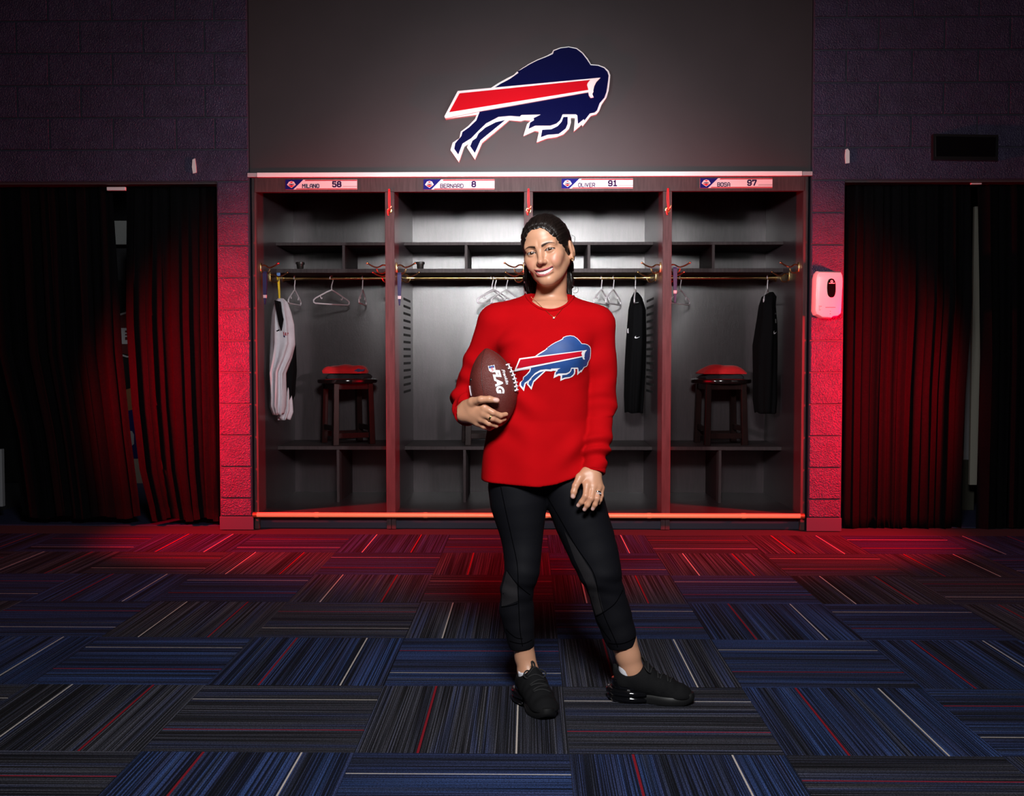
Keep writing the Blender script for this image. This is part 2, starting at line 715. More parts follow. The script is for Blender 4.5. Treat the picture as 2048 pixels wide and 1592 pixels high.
def block(parent, x0, x1, z0, z1):
    b = newbm()
    box(b, x0 + JG, x1 - JG, -0.006, 0.15, z0 + JG, z1 - JG, bev=0.004)
    return obj('concrete_block', b, M_BLOCK, parent)


def block_wall(name, inner, jamb, outer, far, side, rows):
    """inner = edge at lockers, jamb = door edge, outer = far door edge (x)"""
    lo, hi = sorted((inner, jamb))
    b = newbm()
    box(b, lo, hi, 0.004, 0.20, 0.0, 11 * CH)                       # pier
    box(b, *sorted((inner, far)), 0.004, 0.20, 11 * CH, 3.75)       # wall over the doorway
    box(b, *sorted((outer, far)), 0.004, 0.20, 0.0, 11 * CH)
    w = structure(obj(name, b, M_MORTAR))
    for k in range(0, 11):
        block(w, lo, hi, max(k * CH, 0.085) if k == 0 else k * CH, (k + 1) * CH)
    for k, joints in rows.items():
        xs = sorted(joints)
        for x0, x1 in zip(xs, xs[1:]):
            block(w, x0, x1, k * CH, (k + 1) * CH)
    bb = newbm()
    box(bb, lo - (0.012 if side > 0 else 0.0), hi + (0.012 if side < 0 else 0.0), -0.016, -0.007, 0.0, 0.085, bev=0.002)
    structure(obj('baseboard_left' if side < 0 else 'baseboard_right', bb, mat('navy_baseboard', (0.055, 0.045, 0.075), 0.4)))
    return w


XL_IN, XL_J = ax(499, 0, 500), ax(437, 0, 700)
XR_IN, XR_J = ax(1622, 0, 500), ax(1686, 0, 700)
g = [ax(p, 0, 270) for p in (100, 227, 353, 430)]
h_ = [ax(p, 0, 200) for p in (35, 162, 288, 410)]
st = 0.4064
rowsL = {}
for k in range(11, 18):
    if k == 11:
        rowsL[k] = [-5.2, -3.9, XL_IN]
    elif k % 2 == 0:
        rowsL[k] = [g[0] - st * i for i in (4, 3, 2, 1)] + g + [XL_IN]
    else:
        rowsL[k] = [h_[0] - st * i for i in (4, 3, 2, 1)] + h_ + [XL_IN]
gr = [ax(p, 0, 260) for p in (1691, 1822, 1954)]
hr = [ax(p, 0, 190) for p in (1756, 1887, 2018)]
rowsR = {}
for k in range(11, 18):
    if k == 11:
        rowsR[k] = [XR_IN, 3.9, 5.2]
    elif k % 2 == 0:
        rowsR[k] = [XR_IN] + gr + [gr[-1] + st * i for i in (1, 2, 3, 4)]
    else:
        rowsR[k] = [XR_IN] + hr + [hr[-1] + st * i for i in (1, 2, 3, 4)]
wall_left = block_wall('wall_left', XL_IN, XL_J, -3.62, -6.0, -1, rowsL)
wall_right = block_wall('wall_right', XR_IN, XR_J, 3.62, 6.0, 1, rowsR)

# ---- soffit panel over the lockers, white trim line, locker header
ZS0, ZS1 = az(353, -0.01), az(344, -0.01)
wall_back = structure(obj('wall_back', boxbm(XL_IN + 0.004, XR_IN - 0.004, 0.012, 0.20, ZS1, 3.75), M_SOFFIT))
tr = structure(obj('trim_1', boxbm(ax(514, -0.01, 348), ax(1604, -0.01, 348), -0.016, 0.05, ZS0, ZS1, bev=0.002), M_WHITE))
for nm, a, b in (('trim_2', XL_IN - 0.006, ax(513, -0.01, 348)), ('trim_3', ax(1605, -0.01, 348), XR_IN + 0.002)):
    structure(obj(nm, boxbm(a, b, -0.013, 0.05, ZS0 + 0.001, ZS1 - 0.001, bev=0.002), M_GREYTRIM))

# ================================================================ LOCKERS
YF, YB, YS = 0.03, 1.09, 0.54            # front, back, shelf front
ZH = az(384, YF)                          # underside of header
ZFL = 0.103                               # locker floor
BAYS = [(ax(516, YF), ax(772, YF)), (ax(790, YF), ax(1048, YF)), (ax(1065.5, YF), ax(1324, YF)), (ax(1341.5, YF), ax(1603, YF))]
header = tag(obj('locker_header', boxbm(ax(514, YF), ax(1604, YF), YF - 0.02, YF + 0.02, ZH, ZS0, bev=0.002), M_LAMF),
             'long dark wood header board above the four lockers', 'header board')
ZU1, ZU0 = az(484, YS), az(490, YS)
ZV1, ZV0 = az(537, YS), az(545, YS)
ZB1, ZB0 = az(893, YS), az(900, YS)
PART_U = [ax(687, YS, 510), ax(932, YS, 510), ax(1178, YS, 510), ax(1427, YS, 510)]
PART_L = [ax(676, YS, 960), ax(929, YS, 960), ax(1186, YS, 960), ax(1440, YS, 960)]
YR = 0.75
ZR = az(556, YR)
labels = ['dark wood locker at far left holding a white jersey and a stool',
          'dark wood locker second from left with vent slots and two tangled hangers',
          'dark wood locker second from right, half hidden behind the person in red',
          'dark wood locker at far right holding a black shirt and stool with red cloth']
lockers = []


def s_hook(bm, base, sx, y, drop):
    """brass coat hook: an s-curve reaching out from the side panel"""
    pts = [base, base + Vector((sx * 0.03, -0.01, 0.004)), base + Vector((sx * 0.06, -0.02, -0.012 - drop)),
           base + Vector((sx * 0.095, -0.03, -0.004 - drop)), base + Vector((sx * 0.125, -0.035, 0.014 - drop))]
    tube(bm, smooth_path(pts, 5), 0.0052, 6)
    e = pts[-1]
    bmesh.ops.create_icosphere(bm, subdivisions=1, radius=0.0085, matrix=Matrix.Translation(e))


for i, (x0, x1) in enumerate(BAYS):
    t = thing('locker', labels[i], 'locker', ((x0 + x1) / 2, (YF + YB) / 2, 0.0), group='locker bays')
    lockers.append(t)
    pl = x0 - (0.05 if i == 0 else 0.0)
    th = 0.027
    xa = x0 if i else x0
    obj('back_panel', boxbm(x0 - 0.02, x1 + 0.02, YB, YB + 0.018, ZFL - 0.02, ZS0 + 0.38), M_LAM, t)
    def panel(xa_, xb_):
        k_ = newbm()
        box(k_, xa_, xb_, YF + 0.005, YB, 0.0, ZS0)
        box(k_, xa_, xb_, 0.205, YB, ZS0, ZS0 + 0.38)
        return obj('side_panel', k_, M_LAM, t)
    sp_l = panel(x0 - th, x0)
    sp_r = panel(x1, x1 + th)
    obj('top_panel', boxbm(x0, x1, 0.205, YB, ZS0 + 0.36, ZS0 + 0.38), M_LAM, t)
    obj('floor_panel', boxbm(x0, x1, YF + 0.006, YB, ZFL - 0.025, ZFL), M_LAM, t)
    for z0, z1 in ((ZU0, ZU1), (ZV0, ZV1), (ZB0, ZB1)):
        obj('shelf', boxbm(x0, x1, YS, YB, z0, z1, bev=0.0015), M_LAMF, t)
    obj('cubby_divider', boxbm(PART_U[i] - 0.009, PART_U[i] + 0.009, YS + 0.004, YB, ZV1, ZU0), M_LAMF, t)
    obj('cubby_divider', boxbm(PART_L[i] - 0.009, PART_L[i] + 0.009, YS + 0.004, YB, ZFL, ZB0), M_LAMF, t)
    if i < 3:
        nx = BAYS[i + 1][0]
        stile = obj('stile', boxbm(x1, nx, YF - 0.012, YF + 0.004, ZFL - 0.02, ZH, bev=0.002), M_LAMF, t)
    if i == 0:
        obj('stile', boxbm(XL_IN + 0.012, x0, YF - 0.012, YF + 0.004, 0.0, ZS0, bev=0.002), M_LAMF, t)
    if i == 3:
        obj('stile', boxbm(x1, XR_IN - 0.016, YF - 0.012, YF + 0.004, 0.0, ZS0, bev=0.002), M_LAMF, t)
    # hanging rod with collars
    b = newbm()
    tube(b, [(x0, YR, ZR), (x1, YR, ZR)], 0.0125, 14)
    rod = obj('hanging_rod', b, M_BRASS, t, smooth=True, angle=40)
    for xx, sx in ((x0, 1), (x1, -1)):
        b = newbm()
        tube(b, [(xx, YR, ZR), (xx + sx * 0.008, YR, ZR), (xx + sx * 0.009, YR, ZR), (xx + sx * 0.05, YR, ZR)],
             [0.03, 0.03, 0.019, 0.016], 16)
        obj('rod_socket', b, M_BRASS, rod, smooth=True, angle=40)
    for sx, xx in ((1, x0), (-1, x1)):
        for yy, zz in ((0.12, ZV0 + 0.012), (0.37, ZV0 - 0.028)):
            b = newbm()
            base = Vector((xx, yy, zz))
            box(b, xx if sx > 0 else xx - 0.006, xx + 0.006 if sx > 0 else xx, yy - 0.016, yy + 0.016, zz - 0.045, zz + 0.02, bev=0.002)
            s_hook(b, base, sx, yy, 0.0)
            lp = [base + Vector((sx * 0.002, 0, -0.03)), base + Vector((sx * 0.03, -0.012, -0.05)),
                  base + Vector((sx * 0.055, -0.02, -0.045)), base + Vector((sx * 0.066, -0.022, -0.022))]
            tube(b, smooth_path(lp, 5), 0.0048, 6)
            obj('coat_hook', b, M_BRASS, t, smooth=True, angle=50)
    # vent slots cut in the middle dividers
    if i in (1, 2):
        side = sp_l if i == 1 else sp_r
        xx = x0 if i == 1 else x1
        for k in range(14):
            zz = az(600, 0.7) - k * 0.0495
            obj('vent_slot', boxbm(xx - 0.0012, xx + 0.0012, 0.50, 0.93, zz - 0.0085, zz + 0.0085), M_VENT, side)

# brass hooks with red cords on the three stiles
cord_lab = ['red cord on the stile between the first and second locker',
            'red cord on the middle stile above the person', 'red cord on the stile right of the person']
for i in range(3):
    xc = (BAYS[i][1] + BAYS[i + 1][0]) / 2
    zc = az(421, YF)
    b = newbm()
    lathe(b, [(0.0, 0), (0.018, 0.0), (0.016, 0.006), (0.0, 0.007)], (0, 0, 0), 16)
    bmesh.ops.rotate(b, verts=b.verts[:], cent=(0, 0, 0), matrix=Matrix.Rotation(math.pi / 2, 3, 'X'))
    bmesh.ops.translate(b, verts=b.verts[:], vec=(xc, YF - 0.012, zc))
    tube(b, smooth_path([(xc, YF - 0.014, zc), (xc + 0.004, YF - 0.04, zc - 0.012), (xc + 0.01, YF - 0.055, zc + 0.006), (xc + 0.016, YF - 0.056, zc + 0.022)], 5), 0.005, 8)
    tube(b, smooth_path([(xc, YF - 0.014, zc - 0.006), (xc - 0.004, YF - 0.03, zc - 0.03), (xc - 0.002, YF - 0.04, zc - 0.022)], 4), 0.004, 8)
    obj('stile_hook', b, M_BRASS, lockers[i], smooth=True, angle=50)
    b = newbm()
    z1 = ZH + 0.012
    for dx in (-0.0035, 0.0035):
        tube(b, smooth_path([(xc + dx, YF - 0.026, z1), (xc + dx * 1.4, YF - 0.027, (z1 + zc) / 2), (xc + 0.003 + dx, YF - 0.034, zc + 0.004)], 4), 0.0032, 6)
    bmesh.ops.create_icosphere(b, subdivisions=2, radius=0.007, matrix=Matrix.Translation((xc, YF - 0.028, z1)))
    tube(b, smooth_path([(xc - 0.006, YF - 0.034, zc + 0.004), (xc - 0.010, YF - 0.034, zc - 0.012), (xc - 0.004, YF - 0.036, zc - 0.034)], 4), 0.005, 6)
    tag(obj('red_cord', b, M_CORD, None, smooth=True), cord_lab[i], 'cord', 'red cords on the stiles')

# plinth and brass foot rail
tag(obj('locker_plinth', boxbm(ax(506, 0.06), ax(1612, 0.06), 0.062, 0.09, 0.0, ZFL - 0.026), M_PLINTH),
    'dark navy plinth under the lockers behind the brass rail', 'plinth')
rail = thing('foot_rail', 'long brass foot rail along the bottom edge of the lockers', 'rail', (0, -0.005, 0))
zr = az(1031, -0.005)
b = newbm()
tube(b, [(ax(511, -0.005), -0.005, zr), (ax(1604, -0.005), -0.005, zr)], 0.0165, 16)
obj('rail_tube', b, M_RAIL, rail, smooth=True, angle=40)
for p0, p1 in ((503, 511), (1604, 1612)):
    b = newbm()
    tube(b, [(ax(p0, -0.005), -0.005, zr), (ax(p1, -0.005), -0.005, zr)], 0.0185, 16)
    obj('end_cap', b, mat('aged_brass', (0.45, 0.33, 0.13), 0.35, metal=0.9), rail, smooth=True, angle=40)
for p in (631, 850, 1092, 1300, 1490):
    b = newbm()
    xx = ax(p, -0.005)
    tube(b, [(xx - 0.012, -0.005, zr), (xx + 0.012, -0.005, zr)], 0.0185, 16)
    box(b, xx - 0.008, xx + 0.008, -0.005, 0.035, zr - 0.008, zr + 0.004)
    obj('rail_bracket', b, M_RAIL, rail, smooth=True, angle=40)

# ================================================================ DOORWAYS: curtains and what shows behind
def curtain(name, label, top, bot_pts, ztop, zbot, Y, folds, seed, flip=1):
    """top=(x0,x1); bot_pts: list of (z fraction from top, x0, x1)"""
    rnd = random.Random(seed)
    nu, nv = folds * 14, 26
    ph = [rnd.uniform(-0.5, 0.5) for _ in range(folds + 2)]
    amp = [rnd.uniform(0.55, 1.3) for _ in range(folds + 2)]
    bm = newbm()
    V = []
    keys = [(0.0, top[0], top[1])] + bot_pts
    for j in range(nv + 1):
        f = j / nv
        for (f0, a0, b0), (f1, a1, b1) in zip(keys, keys[1:]):
            if f0 <= f <= f1 + 1e-6:
                s = (f - f0) / (f1 - f0)
                a, b = a0 + (a1 - a0) * s, b0 + (b1 - b0) * s
                break
        row = []
        for i in range(nu + 1):
            u = i / nu
            q = u * folds
            k = int(min(q, folds - 1e-6))
            w = amp[k] * (1 - (q - k)) + amp[k + 1] * (q - k)
            spread = 0.55 + 0.45 * min(1, f * 3)
            qw = q + 0.22 * math.sin(1.7 * q + seed) + 0.05 * math.sin(2.3 * f + q)
            y = Y + spread * (0.017 * w * math.sin(2 * math.pi * qw * 0.72 + seed) + 0.010 * math.sin(2 * math.pi * qw * 1.63 + 2 * seed + 0.8 * f)
                              + 0.006 * math.sin(2 * math.pi * qw * 3.1 + seed + 1.5 * f))
            x = a + (b - a) * u + 0.012 * math.sin(4 * math.pi * q + seed) * spread
            z = ztop + (zbot - ztop) * f + (0.012 * math.sin(2.7 * q + seed) if j == nv else 0)
            if j == 0:
                z += 0.006 * math.sin(11 * q)
            row.append(bm.verts.new((x, y, z)))
        V.append(row)
    for j in range(nv):
        for i in range(nu):
            bm.faces.new((V[j][i], V[j][i + 1], V[j + 1][i + 1], V[j + 1][i]))
    bmesh.ops.solidify(bm, geom=bm.faces[:], thickness=0.004)
    t = thing(name, label, 'curtain', ((top[0] + top[1]) / 2, Y, zbot), group='black doorway curtains')
    obj('fabric', bm, M_CURT, t, smooth=True)
    return t


YC = 0.13
ZCT_L, ZCB_L = az(371, YC), az(1037, YC)
cl1 = curtain('curtain', 'wide black curtain at the far left edge of the left doorway', (-3.60, ax(222, YC, 380)),
              [(0.5, -3.55, ax(240, YC)), (0.75, -3.42, ax(254, YC)), (0.95, -3.37, ax(269, YC)), (1.0, -3.36, ax(272, YC))], ZCT_L, ZCB_L, YC, 7, 1)
cl2 = curtain('curtain', 'black curtain beside the left block pier', (ax(255, YC, 380), ax(438, YC)),
              [(0.4, ax(255, YC), ax(438, YC)), (0.65, ax(264, YC), ax(439, YC)), (0.85, ax(278, YC), ax(440, YC)), (1.0, ax(302, YC), ax(440, YC))],
              ZCT_L, az(1041, YC), YC, 5, 4)
ZCT_R, ZCB_R = az(364, YC), az(1056, YC)
cr1 = curtain('curtain', 'black curtain beside the pier with the soap dispenser', (ax(1687, YC), ax(1938, YC, 380)),
              [(0.35, ax(1687, YC), ax(1938, YC)), (0.6, ax(1687, YC), ax(1928, YC)), (1.0, ax(1687, YC), ax(1924, YC))], ZCT_R, ZCB_R, YC, 7, 2)
cr2 = curtain('curtain', 'black curtain at the far right edge of the right doorway', (ax(1954, YC, 380), 3.60),
              [(0.5, ax(1960, YC), 3.58), (1.0, ax(1958, YC), 3.58)], ZCT_R, ZCB_R, YC, 5, 3)
for side, x0, x1, zt in (('left', -3.61, XL_J - 0.002, ZCT_L), ('right', XR_J + 0.002, 3.61, ZCT_R)):
    b = newbm()
    tube(b, [(x0, YC, zt + 0.018), (x1, YC, zt + 0.018)], 0.011, 10)
    tag(obj('curtain_rod', b, M_BLACK, None, smooth=True, angle=40),
        'black curtain rod across the top of the %s doorway' % side, 'curtain rod')
# small white joiners on the rods
for p0, p1, py0, py1, lab in ((219, 256, 372, 379, 'small white clip bar at the top of the left curtain gap'),
                              (1936, 1957, 366, 371, 'small white clip bar at the top of the right curtain gap')):
    tag(obj('clip_bar', boxbm(ax(p0, YC - 0.07), ax(p1, YC - 0.07), YC - 0.075, YC - 0.055, az(py1, YC - 0.07), az(py0, YC - 0.07), bev=0.002),
            M_WHITE), lab, 'clip')
    tag_ = None
# doorway interiors
for side, x0, x1 in (('left', -3.62, XL_J), ('right', XR_J, 3.62)):
    b = newbm()
    box(b, x0, x1, 0.02, 0.20, 11 * CH - 0.012, 11 * CH + 0.001)
    structure(obj('trim_4' if side == 'left' else 'trim_5', b, mat('dark_lintel', (0.05, 0.035, 0.04), 0.5)))
    structure(obj('floor_room_' + side, boxbm(x0 - 0.2, x1 + 0.2, 0.16 if side == 'left' else 0.16, 2.49, -0.004, 0.001), M_NAVYFLOOR))
b = newbm()
box(b, XL_IN + 0.002, XL_IN + 0.010, 0.2, 2.5, 0, 3.7)
structure(obj('wall_partition_left', b, M_DARKROOM))
b = newbm()
box(b, XR_IN - 0.012, XR_IN - 0.004, 0.2, 2.5, 0, 3.7)
structure(obj('wall_partition_right', b, M_DARKROOM))
# low grey wall cabinet seen through the left gap, and white panels through the right gap
tag(obj('wall_cabinet', boxbm(ax(205, 1.9), ax(290, 1.9), 1.9, 2.2, az(488, 1.9), az(440, 1.9), bev=0.004),
        mat('grey_cabinet', (0.10, 0.105, 0.105), 0.6)), 'dim grey wall cabinet high behind the left curtain gap', 'cabinet')
wp = thing('folding_screen', 'pale folding screen seen through the right curtain gap', 'screen', (ax(1948, 0.8), 0.85, 0))
obj('screen_panel', boxbm(ax(1928, 0.95), ax(1944, 0.95), 0.94, 0.97, az(918, 0.95), az(560, 0.95), bev=0.003), mat('grey_white_board', (0.26, 0.27, 0.29), 0.6), wp)
obj('screen_panel', boxbm(ax(1943, 0.7), ax(1962, 0.7), 0.69, 0.72, az(968, 0.7), az(415, 0.7), bev=0.003), mat('cream_board', (0.27, 0.26, 0.22), 0.6), wp)
obj('screen_foot', boxbm(ax(1926, 0.95), ax(1950, 0.95), 0.92, 0.99, 0.001, az(918, 0.95), bev=0.003), mat('dark_base', (0.03, 0.03, 0.02), 0.7), wp)
tag(obj('door_leaf', boxbm(-3.60, ax(4, 0.30, 960), 0.30, 0.34, 0.10, az(900, 0.3), bev=0.003), mat('grey_white_board', (0.5, 0.5, 0.5), 0.6)),
    'pale panel edge left of the far left curtain near the floor', 'panel')

# printed player mural on the rear wall, seen through the left gap
YM = 2.44
mural = thing('player_poster', 'printed poster of a football player behind the left curtain gap', 'poster', (ax(262, YM), YM, az(1040, YM)))


def pz(pts, Y):
    out = []
    for x, y in pts:
        p = at(x, y, Y)
        out.append((p.x, p.z))
    return out


def flat(name, pts, m, parent, y, th=0.0015):
    b = newbm()
    prism_xz(b, pz(pts, y), y, y + th)
    return obj(name, b, m, parent)


flat('poster_sheet', [(150, 560), (380, 560), (380, 1036), (150, 1036)], mat('poster_black', (0.006, 0.006, 0.007), 0.6), mural, YM, 0.004)
c_h = mat('poster_maroon', (0.10, 0.010, 0.012), 0.6)
c_w = mat('poster_white', (0.55, 0.55, 0.58), 0.6)
c_s = mat('poster_skin', (0.36, 0.16, 0.07), 0.6)
c_b = mat('poster_blue', (0.012, 0.012, 0.14), 0.6)
c_k = mat('poster_khaki', (0.50, 0.43, 0.34), 0.6)
c_r = mat('poster_red', (0.45, 0.02, 0.02), 0.6)
flat('printed_helmet', [(225, 640), (238, 628), (256, 622), (280, 626), (300, 650), (298, 700), (270, 712), (240, 706), (228, 680)], c_h, mural, YM - 0.002)
flat('printed_stripe', [(230, 638), (238, 628), (256, 622), (262, 623), (256, 626), (240, 631)], c_w, mural, YM - 0.004)
flat('printed_stripe', [(234, 656), (262, 656), (262, 661), (250, 661), (250, 680), (262, 680), (262, 688), (236, 688)], c_w, mural, YM - 0.004)
for yy in (665, 671):
    flat('printed_stripe', [(250, yy), (262, yy), (262, yy + 3), (250, yy + 3)], c_w, mural, YM - 0.004)
flat('printed_stripe', [(240, 707), (254, 712), (272, 712), (272, 715), (254, 715), (240, 711)], c_w, mural, YM - 0.004)
flat('printed_arm', [(243, 782), (262, 776), (276, 790), (272, 822), (246, 826), (244, 800)], c_s, mural, YM - 0.002)
flat('printed_jersey', [(246, 824), (270, 818), (300, 850), (300, 916), (252, 918), (248, 870)], c_b, mural, YM - 0.003)
flat('printed_numeral', [(252, 862), (264, 862), (268, 870), (268, 888), (262, 893), (252, 893), (252, 884), (259, 884), (259, 872), (252, 872)], c_w, mural, YM - 0.005)
flat('printed_numeral', [(255, 902), (263, 900), (262, 913), (254, 914)], c_w, mural, YM - 0.005)
flat('printed_trousers', [(254, 917), (300, 914), (305, 960), (296, 1003), (266, 1005), (258, 960)], c_k, mural, YM - 0.002)
flat('printed_shoe', [(268, 1004), (296, 1002), (302, 1018), (298, 1028), (270, 1029)], c_r, mural, YM - 0.002)

# ================================================================ THINGS ON THE WALLS
# wall emblem, traced as layered cut-outs
LG_OUT = [(240, 655), (370, 408), (690, 372), (760, 325), (850, 275), (915, 243), (945, 213), (985, 186), (1060, 137), (1140, 96), (1225, 62),
          (1285, 30), (1300, 2), (1370, -24), (1450, -34), (1530, -18), (1590, 28), (1635, 85), (1668, 140), (1740, 146), (1800, 168), (1840, 205),
          (1855, 245), (1850, 310), (1838, 400), (1820, 462), (1772, 530), (1748, 592), (1720, 628), (1665, 642), (1585, 746), (1578, 728), (1500, 795),
          (1512, 665), (1470, 662), (1472, 705), (1455, 765), (1400, 822), (1330, 850), (1240, 862), (1138, 902), (1160, 797), (1120, 790),
          (1008, 840), (1045, 722), (1080, 690), (1020, 684), (985, 696), (870, 686), (604, 908), (535, 1067), (458, 950), (475, 915), (432, 943),
          (378, 1092), (298, 975), (318, 905), (385, 860), (398, 797), (470, 742), (535, 675), (556, 632), (250, 674)]
LG_BLUE = [(585, 600), (735, 366), (790, 332), (880, 284), (962, 226), (950, 212), (985, 196), (1065, 147), (1145, 106), (1230, 73), (1295, 44), (1306, 14),
           (1372, -12), (1450, -22), (1524, -6), (1580, 38), (1624, 94), (1662, 152), (1735, 158), (1792, 180), (1826, 216), (1838, 255),
           (1832, 310), (1816, 415), (1796, 468), (1750, 522), (1726, 588), (1702, 612), (1655, 622), (1603, 690), (1597, 676), (1540, 722), (1534, 640), (1520, 630),
           (1390, 630), (1366, 688), (1330, 720), (1270, 741), (1122, 741), (1058, 772), (1074, 712), (1112, 688), (1108, 668), (1180, 632), (990, 636),
           (972, 652), (880, 645), (765, 655), (645, 718), (562, 798), (500, 862), (415, 915), (374, 1022), (335, 965), (345, 912), (405, 842),
           (415, 803), (480, 757), (550, 690)]
LG_LEG1 = [(832, 684), (592, 880), (535, 1006), (490, 940), (512, 886), (550, 860), (572, 815), (640, 757), (740, 706)]
LG_LEG2 = [(1398, 656), (1440, 654), (1440, 720), (1420, 768), (1352, 820), (1240, 830), (1178, 852), (1192, 780), (1280, 775), (1342, 745), (1382, 700)]
LG_BAND = [(240, 655), (370, 408), (1758, 278), (1718, 318), (1697, 362), (1688, 402), (1690, 414), (1678, 436), (1692, 470), (1662, 474), (1646, 452), (1640, 420), (590, 604), (250, 674)]
LG_RED = [(288, 614), (388, 432), (1655, 302), (1632, 332), (1626, 352), (1634, 380), (1638, 398)]


def wall_pts(poly, Y):
    out = []
    for x, y in poly:
        p = at(840 + x / 4.876, 100 + y / 4.876, Y)
        out.append((p.x, p.z))
    return out


emb = thing('wall_emblem', 'large charging bison emblem in navy and red above the lockers', 'emblem', (0.02, 0.0, az(320, 0)))
for nm, poly, m, y0, y1 in (('backing_plate', LG_OUT, M_LOGOWHITE, -0.022, 0.0125), ('navy_body', LG_BLUE, M_LOGONAVY, -0.030, -0.022),
                            ('navy_leg', LG_LEG1, M_LOGONAVY, -0.026, -0.022), ('navy_leg', LG_LEG2, M_LOGONAVY, -0.026, -0.022),
                            ('white_band', LG_BAND, M_LOGOWHITE, -0.042, -0.022), ('red_band', LG_RED, M_LOGORED, -0.046, -0.042)):
    b = newbm()
    prism_xz(b, wall_pts(poly, -0.02), y0, y1)
    obj(nm, b, m, emb)

# adhesive hooks either side
for pts, lab in (([(385, 319), (390, 317), (392, 332), (393, 345), (386, 347), (384, 334)], 'white adhesive hook on the left block wall'),
                 ([(1691, 299), (1695, 297), (1699, 302), (1699, 326), (1691, 327), (1690, 312)], 'white adhesive hook on the right block wall')):
    b = newbm()
    prism_xz(b, pz(pts, -0.012), -0.014, -0.004)
    tag(obj('adhesive_hook', b, M_DISP), lab, 'hook', 'white adhesive hooks')

# black display panel on the right wall
pn = thing('display_panel', 'black rectangular display panel on the upper right block wall', 'display', (ax(1931, -0.03), -0.006, az(320, -0.03)))
q = [(1866, 268), (1996, 270), (1995, 321), (1866, 319)]
b = newbm()
prism_xz(b, pz(q, -0.04), -0.045, -0.004)
obj('frame', b, M_BLACK, pn)
b = newbm()
prism_xz(b, pz([(1871, 273), (1991, 275), (1990, 314), (1871, 313)], -0.04), -0.047, -0.044)
obj('screen', b, M_BLACKGLOSS, pn)

# hand-sanitiser dispenser
YD = -0.105
dsp = thing('soap_dispenser', 'white wall soap dispenser with dark oval window on the right pier', 'dispenser', (ax(1658, -0.05), -0.006, az(636, -0.05)))
fr = [(1638, 541), (1684, 542), (1687, 548), (1688, 560), (1684, 628), (1678, 633), (1668, 634), (1664, 637), (1645, 636), (1640, 633), (1633, 630), (1630, 622), (1632, 556), (1634, 546)]
front = pz(fr, YD)
cxm = sum(p[0] for p in front) / len(front)
czm = sum(p[1] for p in front) / len(front)
rings = []
for s, y in ((0.97, -0.005), (1.0, -0.03), (0.99, -0.075), (0.94, -0.098), (0.82, YD)):
    rings.append([(cxm + (x - cxm) * s, y, czm + (z - czm) * s) for x, z in front])
b = newbm()
loft(b, rings)
obj('housing', b, M_DISP, dsp, smooth=True, angle=35)


def oval(cx, cy, rx, ry, n=24, sq=2.6):
    out = []
    for k in range(n):
        a = 2 * math.pi * k / n
        c, s = math.cos(a), math.sin(a)
        out.append((cx + rx * math.copysign(abs(c) ** (2 / sq), c), cy + ry * math.copysign(abs(s) ** (2 / sq), s)))
    return out


b = newbm()
prism_xz(b, pz(oval(1663, 576, 8.6, 19), YD - 0.003), YD - 0.003, YD + 0.004)
win = obj('window', b, M_BLACKGLOSS, dsp)
b = newbm()
prism_xz(b, pz(oval(1663.7, 562.8, 2.7, 2.7, 16, 2), YD - 0.005), YD - 0.0045, YD - 0.002)
obj('round_mark', b, M_DISP, win)
b = newbm()
prism_xz(b, pz(oval(1663.7, 562.8, 1.1, 1.1, 12, 2), YD - 0.006), YD - 0.0055, YD - 0.004)
obj('round_mark', b, mat('mark_red', (0.4, 0.02, 0.02), 0.5), win)
b = newbm()
prism_xz(b, pz([(1658, 565.8), (1669.5, 565.8), (1669.5, 567.2), (1658, 567.2)], YD - 0.005), YD - 0.0045, YD - 0.002)
obj('caption', b, M_DISP, win)
for xa, xb, ya in ((1651, 1671, 614.2), (1637.5, 1643.5, 612), (1637.5, 1640, 615.5), (1637.5, 1641.5, 619), (1660, 1661.5, 622), (1659.5, 1661.5, 627)):
    b = newbm()
    prism_xz(b, pz([(xa, ya), (xb, ya), (xb, ya + 1.2), (xa, ya + 1.2)], YD - 0.001), YD - 0.0012, YD + 0.006)
    obj('caption', b, mat('caption_grey', (0.35, 0.2, 0.2), 0.5), dsp)

